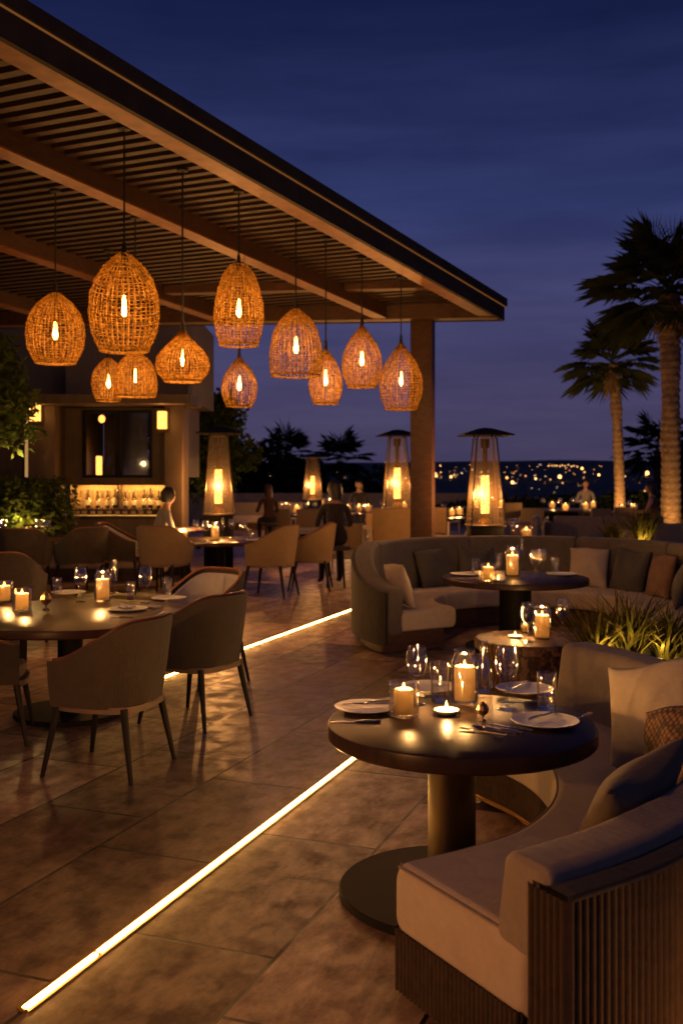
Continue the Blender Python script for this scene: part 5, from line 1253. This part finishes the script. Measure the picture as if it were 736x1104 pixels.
for i, (px, d, cy, lab) in enumerate(((309, 72, 492, 'distant dark palm left of the farthest heater'), (366, 72, 497, 'distant dark palm right of the farthest heater'), (708, 60, 486, 'distant dark palm behind the two lit palms'))):
    palm(lab, (ax(px, d), d, -8.5), az(cy, d)+8.5, .2, 2.5, 26, 70+i, 'leaf_dark', 'bark_dark', 'distant dark palms', 14)

# ornamental grasses
def grass_tuft(label, loc, n, h, spread, seed, group='lit ornamental grasses'):
    r_ = random.Random(seed); m = MB()
    for i in range(n):
        a = r_.uniform(0, 6.28); l = h*r_.uniform(.55, 1.15); out = spread*r_.uniform(.15, 1.1); w = .010*r_.uniform(.7, 1.5); bx_, by_ = r_.uniform(-.09, .09), r_.uniform(-.06, .06); c, s = math.cos(a), math.sin(a); vs = []
        drop = r_.uniform(.1, .5)
        for j in range(6):
            f = j/5; r = out*f**1.5; z = l*(f-drop*f*f*out/spread*.55); ww = w*(1-f**2*.95); vs += [(bx_+c*r-s*ww, by_+s*r+c*ww, z), (bx_+c*r+s*ww, by_+s*r-c*ww, z)]
        m.add(vs, [(2*j, 2*j+1, 2*j+3, 2*j+2) for j in range(5)])
    o = m.build('ornamental_grass', M['blade'], smooth=False, fixn=False); o.location = loc; return tag(o, label, 'ornamental grass', group)
GX, GY = ax(680, 7.5), 7.5
planter('long dark planter trough behind the near sofa', GX+.80, GY, 2.3, .62, .42)
grass_tuft('big lit grass tuft in the planter behind the near sofa', (GX-.02, GY, .38), 130, .54, .52, 1)
grass_tuft('left lit grass tuft leaning out over the planter behind the near sofa', (GX-.26, GY-.02, .38), 80, .44, .50, 2)
grass_tuft('right lit grass tuft in the planter behind the near sofa', (GX+.30, GY+.03, .38), 90, .46, .48, 3)
def clip(label, x, y, z, power):
    t = thing('garden_light', label, 'garden light', (x, y, z), 0, 'small garden lights')
    m = MB(); m.lathe([(0, 0), (.022, 0), (.028, .05), (.022, .05), (.02, .03), (0, .03)], 12); m.build('housing', M['black_metal'], t)
    m = MB(); m.lathe([(0, .038), (.02, .038), (.02, .042), (0, .042)], 12); m.build('lens', M['bulb'], t)
    lamp('garden_glow', (x, y, z+.085), power, (1, .62, .14), .02)
clip('garden light inside the left grass tuft behind the near sofa', GX-.20, GY-.20, .38, 7.5)
clip('garden light inside the right grass tuft behind the near sofa', GX+.16, GY-.16, .38, 5)
d = 17.2; gx = ax(692, d)
planter('far planter trough with lit grass behind the banquette', gx+.2, d, 1.9, .6, .55)
grass_tuft('far lit grass tuft behind the banquette', (gx, d, .5), 190, .75, .55, 4); grass_tuft('far left grass tuft leaning beside the lit one', (gx-.5, d, .5), 110, .6, .45, 5); grass_tuft('grass tuft at the right photo edge behind the banquette', (gx+.8, d-.1, .5), 120, .9, .3, 6)
clip('garden light in the far grass tuft behind the banquette', gx-.02, d-.16, .5, 14)
# assumed lantern, added unseen past the near sofa back to light its woven panel
t = thing('assumed_floor_lantern', 'assumed low floor lantern behind the near sofa back, unseen outside the frame, lighting its woven panel', 'lantern', (1.16, 2.62, 0))
m = MB(); m.box(-.06, .06, -.06, .06, 0, .02, .004); m.box(-.06, .06, -.06, .06, .26, .28, .004)
for sx in (-1, 1):
    for sy in (-1, 1): m.box(sx*.052-.006, sx*.052+.006, sy*.052-.006, sy*.052+.006, .02, .26)
m.build('cage', M['black_metal'], t); m = MB(); m.lathe([(0, .03), (.03, .03), (.03, .12), (0, .12)], 16); m.build('glow_tube', M['sconce'], t)
lamp('assumed_lantern_light', (1.16, 2.62, .17), 5.5, WARM, .03)

# ------------------------------------------------------------------ people
def person(label, loc, rz, top, hair, hairlen=0.0, seat=0.47, sc=1.0, lean=0.12, armf=0.30, skin_arms=False, turn=0.0):
    t = thing('person', label, 'person', loc, rz, 'seated guests', sc)
    bm = bmesh.new(); sk = bm.verts.layers.skin.verify(); V = {}
    def v(k, co, r): V[k] = bm.verts.new(co); V[k][sk].radius = (r, r) if not isinstance(r, tuple) else r; return V[k]
    s = seat
    v('pel', (0, 0, s+.10), (.155, .125)); v('w', (0, lean*.25, s+.24), (.125, .10)); v('ch', (0, lean*.7, s+.42), (.15, .115)); v('sh', (0, lean*.95, s+.54), (.105, .085)); v('n', (0, lean*1.1, s+.62), .052); v('hd', (0, lean*1.2+.01, s+.70), .06)
    for a, b in (('pel', 'w'), ('w', 'ch'), ('ch', 'sh'), ('sh', 'n'), ('n', 'hd')): bm.edges.new((V[a], V[b]))
    for q, sx in (('l', -1), ('r', 1)):
        v('s'+q, (sx*.175, lean*.92, s+.52), .060); v('e'+q, (sx*.245, lean*.8+armf*.35, s+.27), .042); v('wr'+q, (sx*.17, lean+armf+.10, s+.29), .028); v('pm'+q, (sx*.145, lean+armf+.18, s+.285), (.036, .018))
        v('hp'+q, (sx*.10, .06, s+.09), .095); v('k'+q, (sx*.13, .46, s+.06), .065); v('an'+q, (sx*.13, .44, .09), .042); v('to'+q, (sx*.14, .60, .035), (.045, .03))
        for a, b in (('sh', 's'+q), ('s'+q, 'e'+q), ('e'+q, 'wr'+q), ('wr'+q, 'pm'+q), ('pel', 'hp'+q), ('hp'+q, 'k'+q), ('k'+q, 'an'+q), ('an'+q, 'to'+q)): bm.edges.new((V[a], V[b]))
        pm = V['pm'+q].co
        for fi in range(4):
            o = pm+Vector((sx*(.030-.018*fi), .02, 0)); ln = (.052, .062, .066, .055)[fi]
            a = v(f'f{q}{fi}a', o, .010); b = v(f'f{q}{fi}b', o+Vector((0, ln*.6, .004)), .0085); c = v(f'f{q}{fi}c', o+Vector((0, ln, -.012)), .007)
            bm.edges.new((V['pm'+q], a)); bm.edges.new((a, b)); bm.edges.new((b, c))
        a = v('th'+q, pm+Vector((-sx*.035, -.03, 0)), .011); b = v('tt'+q, pm+Vector((-sx*.055, .012, -.004)), .008); bm.edges.new((V['wr'+q], a)); bm.edges.new((a, b))
    for x in bm.verts: x[sk].use_root = False
    V['pel'][sk].use_root = True
    me = bpy.data.meshes.new('tmp'); bm.to_mesh(me); bm.free(); o = bpy.data.objects.new('tmp', me); COL.objects.link(o)
    o.modifiers.new('s', 'SKIN').use_smooth_shade = True; o.modifiers.new('d', 'SUBSURF').levels = 1
    dg = bpy.context.evaluated_depsgraph_get(); body = bpy.data.meshes.new_from_object(o.evaluated_get(dg)); bpy.data.objects.remove(o); body.name = 'body'
    # head
    hb = bmesh.new(); hb.from_mesh(body)
    for f in hb.faces: f.material_index = 0
    hc = Vector((0, lean*1.2+.015, s+.775)); hs = bmesh.new(); bmesh.ops.create_uvsphere(hs, u_segments=24, v_segments=18, radius=1)
    for x in hs.verts:
        c = x.co.copy(); y = c.y*.098; z_ = c.z*.122; xx = c.x*.076
        if c.z < 0: xx *= 1-.25*c.z*c.z; y *= 1-.06*c.z*c.z
        if c.y > .75 and -.35 < c.z < .12 and abs(c.x) < .22: y += .020*(1-abs(c.x)/.22)*(1-abs(c.z+.12)/.25)      # nose
        if c.y > .6 and .02 < c.z < .25 and .15 < abs(c.x) < .5: y -= .008                                              # eye sockets
        if abs(c.x) > .93 and abs(c.z) < .3: xx *= 1.12                                                                   # ears
        x.co = Matrix.Rotation(turn, 3, 'Z') @ Vector((xx, y, z_))+hc
    tmp = bpy.data.meshes.new('h'); hs.to_mesh(tmp); hs.free(); n0 = len(hb.faces); hb.from_mesh(tmp); hb.faces.ensure_lookup_table()
    for f in hb.faces:
        c = f.calc_center_median(); f.smooth = True
        if f.index >= n0 or c.z > s+.585: f.material_index = 0
        else:
            arm = abs(c.x) > .15 and c.y > lean+.1 and c.z > s+.16
            wrist = c.y > lean+armf+.06 and c.z > s+.2
            f.material_index = 0 if (wrist or (skin_arms and abs(c.x) > .17 and c.z > s+.16)) else (1 if c.z > s+.17 else 2)
    hb.to_mesh(body); hb.free()
    body.materials.append(M['skin']); body.materials.append(M[top]); body.materials.append(M['cloth_dark'])
    ob = bpy.data.objects.new('body', body); COL.objects.link(ob); ob.parent = t
    # hair cap, open at the face
    m = MB(); n = 24; rows = []
    for j in range(10):
        th = math.pi*(.02+.70*j/9)
        for k in range(n):
            a = 2*math.pi*k/n; front = max(0, math.sin(a)); th2 = th*(1-.50*front**.9); zz = math.cos(th2); rr = math.sin(th2); wv = 1+.03*math.sin(a*9+j)
            p = Vector((rr*math.cos(a)*.098*wv, rr*math.sin(a)*.118*wv-.014, zz*.146+.002)); 
            if hairlen and j > 6 and front == 0: p.z -= hairlen*(j-6)/3; p.y -= .012*(j-6)
            rows.append(Matrix.Rotation(turn, 3, 'Z') @ p+hc)
    m.add(rows, [(j*n+k, j*n+(k+1) % n, (j+1)*n+(k+1) % n, (j+1)*n+k) for j in range(9) for k in range(n)]+[tuple(range(n))])
    if hairlen == 0: 
        q = hc+Matrix.Rotation(turn, 3, 'Z') @ Vector((0, -.10, .05)); m.lathe([(0.001, q.z-.05), (.035, q.z-.03), (.045, q.z), (.033, q.z+.03), (.001, q.z+.045)], 12, (q.x, q.y))
    m.build('hair', M[hair], t, ang=180)
    # eyes and mouth
    RM = Matrix.Rotation(turn, 3, 'Z'); me2 = MB()
    for sx in (-1, 1):
        c = RM @ Vector((sx*.030, .083, .012))+hc; me2.lathe([(0.0005, c.z-.008), (.008, c.z-.004), (.009, c.z), (.008, c.z+.004), (.0005, c.z+.008)], 8, (c.x, c.y))
    me2.build('eyes', M['eye'], t); mm = MB(); mm.tube([RM @ Vector((x, .089-.3*abs(x), -.060))+hc for x in (-.022, -.01, 0, .01, .022)], [.003, .005, .006, .005, .003], 6); mm.build('mouth', M['lips'], t)
    return t
def stool(label, x, y, h=.47, r=.2, sc=1.0):
    t = thing('stool', label, 'stool', (x, y, 0), 0, 'stools under the guests', sc)
    m = MB(); m.lathe([(0, h), (r-.02, h), (r, h-.02), (r, h-.06), (0, h-.06)], 24); m.build('seat', M['chair_out'], t)
    for a in (45, 135, 225, 315):
        m = MB(); m.tube([(r*.6*math.cos(R(a)), r*.6*math.sin(R(a)), h-.06), (r*.85*math.cos(R(a)), r*.85*math.sin(R(a)), 0)], [.02, .014], 6); m.build('leg', M['leg'], t)
def guest(px, d, seat, sc, rz, label, slabel, **kw):
    x = ax(px, d); person(label, (x, d, 0), rz, seat=seat, sc=sc, **kw); stool(slabel, x, d, seat, sc=sc)
guest(167, 15.9, .56, 1.06, R(-70), 'guest in a white blouse with dark pinned hair in front of the bar', 'stool under the guest in white by the bar', top='cloth_white', hair='hair_dark', turn=R(22), lean=.16)
guest(362, 15.9, .58, 1.12, R(10), 'guest in dark clothes seen from behind left of the timber post', 'stool under the guest in dark clothes', top='cloth_dark', hair='hair_dark', hairlen=.05, turn=R(25))
guest(291, 25, .54, 1.05, R(20), 'guest with long auburn hair by the low wall', 'stool under the auburn haired guest', top='cloth_brown', hair='hair_red', hairlen=.16)
guest(388, 30, .55, 1.1, R(170), 'far dark haired guest behind the candles left of the post', 'stool under the far guest left of the post', top='cloth_dark', hair='hair_dark', hairlen=.04)
guest(709, 23.6, .52, 1.12, R(64), 'guest with bare arms turned left on the far right under the palms', 'stool under the guest with bare arms', top='cloth_brown', hair='hair_dark', hairlen=.06, skin_arms=True, turn=R(10))
guest(631, 32.6, .5, 1.15, R(165), 'far guest in white at the table below the city lights', 'stool under the far guest in white', top='cloth_white', hair='hair_dark', hairlen=.05)

# ------------------------------------------------------------------ distant city
def orb(r, mat):
    bm = bmesh.new(); bmesh.ops.create_icosphere(bm, subdivisions=2, radius=r); me = bpy.data.meshes.new('city_light'); bm.to_mesh(me); bm.free(); me.materials.append(M[mat]); return me
orbs = [orb(1.0, 'city_a'), orb(1.0, 'city_b'), orb(1.0, 'city_c')]
rc = random.Random(11)
def city(px, py, spx, k):
    d = 520+1400*max(0, min(1, (532-py)/32.0)); X = ax(px, d)
    # settle the lamp on the hillside along its sight line
    for _ in range(40):
        g = terr(ax(px, d), d)+3; yy = HY-(g-EYE)/d*F
        if abs(yy-py) < .25: break
        d += (yy-py)*9; d = max(330, min(2000, d))
    X = ax(px, d); o = bpy.data.objects.new('city_light', orbs[k]); COL.objects.link(o); o.location = (X, d, max(terr(X, d)+2, az(py, d))); s = spx/F*d/2; o.scale = (s, s, s)
    tag(o, 'tiny glowing lamp among the distant city lights on the hillside', 'city light', 'distant city lights')
for px, py, s, k in ((552, 520, 3.2, 0), (603, 514, 3.8, 0), (697, 510, 4.2, 0), (486, 514, 2.6, 0), (470, 513, 2.6, 0), (546, 515, 2.4, 1), (627, 505, 2.6, 0), (645, 512, 2.4, 0), (418, 518, 2.4, 0), (391, 518, 2.6, 0), (577, 516, 2.2, 0)): city(px, py, s, k)
for i in range(10): city(591+i*3.0+rc.uniform(-.5, .5), 502+rc.uniform(-.8, .8), 1.0, 0)
for i in range(150):
    px = rc.uniform(430, 745) if rc.random() < .86 else rc.uniform(280, 440)
    city(px, rc.triangular(498, 532, 508), rc.choice((.4, .45, .5, .6, .75, 1.1)), rc.choice((0, 0, 1, 1, 2)))

# ------------------------------------------------------------------ sky, sun, camera
w = bpy.data.worlds.new('World'); scene.world = w; w.use_nodes = True; nt = w.node_tree
for n_ in list(nt.nodes): nt.nodes.remove(n_)
out = nt.nodes.new('ShaderNodeOutputWorld'); bg = nt.nodes.new('ShaderNodeBackground')
tc = nt.nodes.new('ShaderNodeTexCoord'); sp = nt.nodes.new('ShaderNodeSeparateXYZ'); L(nt, tc.outputs['Generated'], sp.inputs[0])
cr = ramp(nt, [(0.0, (0.046, 0.040, 0.088)), (0.06, (0.052, 0.046, 0.105)), (0.15, (0.048, 0.049, 0.130)), (0.25, (0.024, 0.034, 0.114)), (0.42, (0.0065, 0.0105, 0.050)), (1.0, (0.005, 0.007, 0.03))])
L(nt, sp.outputs['Z'], cr.inputs['Fac'])
mp = nt.nodes.new('ShaderNodeMapping'); mp.inputs['Scale'].default_value = (2.2, 2.2, 16); L(nt, tc.outputs['Generated'], mp.inputs['Vector'])
nz = nt.nodes.new('ShaderNodeTexNoise'); nz.inputs['Scale'].default_value = 1.6; nz.inputs['Detail'].default_value = 6; nz.inputs['Roughness'].default_value = .6; L(nt, mp.outputs['Vector'], nz.inputs['Vector'])
cl = ramp(nt, [(0.35, (0.80, 0.78, 0.82)), (0.65, (1.16, 1.10, 1.06))]); L(nt, nz.outputs['Fac'], cl.inputs['Fac'])
mx = nt.nodes.new('ShaderNodeMix'); mx.data_type = 'RGBA'; mx.blend_type = 'MULTIPLY'; mx.inputs['Factor'].default_value = 1
L(nt, cr.outputs['Color'], mx.inputs['A']); L(nt, cl.outputs['Color'], mx.inputs['B']); L(nt, mx.outputs['Result'], bg.inputs['Color']); bg.inputs['Strength'].default_value = 1.18
L(nt, bg.outputs[0], out.inputs[0])
sl = bpy.data.lights.new('sun', 'SUN'); sl.energy = 0.03; sl.angle = R(20); sl.color = (.7, .75, 1); so = bpy.data.objects.new('sun', sl); COL.objects.link(so); so.rotation_euler = (R(50), 0, R(30))

cam = bpy.data.cameras.new('camera'); co = bpy.data.objects.new('camera', cam); COL.objects.link(co); scene.camera = co
co.location = (0, 0, EYE); co.rotation_euler = (R(90), 0, 0)
cam.sensor_fit = 'VERTICAL'; cam.sensor_height = 36; cam.sensor_width = 24; cam.lens = F/1104*36; cam.shift_y = -(552-HY)/1104.0; cam.clip_start = .05; cam.clip_end = 12000
cam.dof.use_dof = True; cam.dof.focus_distance = 5.0; cam.dof.aperture_fstop = 3.0
vs_ = scene.view_settings; vs_.view_transform = 'Standard'; vs_.look = 'None'; vs_.exposure = 0.0; vs_.gamma = 1; vs_.use_curve_mapping = False
c = scene.cycles; c.use_denoising = True; c.denoiser = 'OPENIMAGEDENOISE'; c.max_bounces = 8; c.diffuse_bounces = 3; c.glossy_bounces = 3; c.transmission_bounces = 6; c.transparent_max_bounces = 24
c.caustics_reflective = False; c.caustics_refractive = False; c.sample_clamp_indirect = 4.0; c.use_light_tree = True
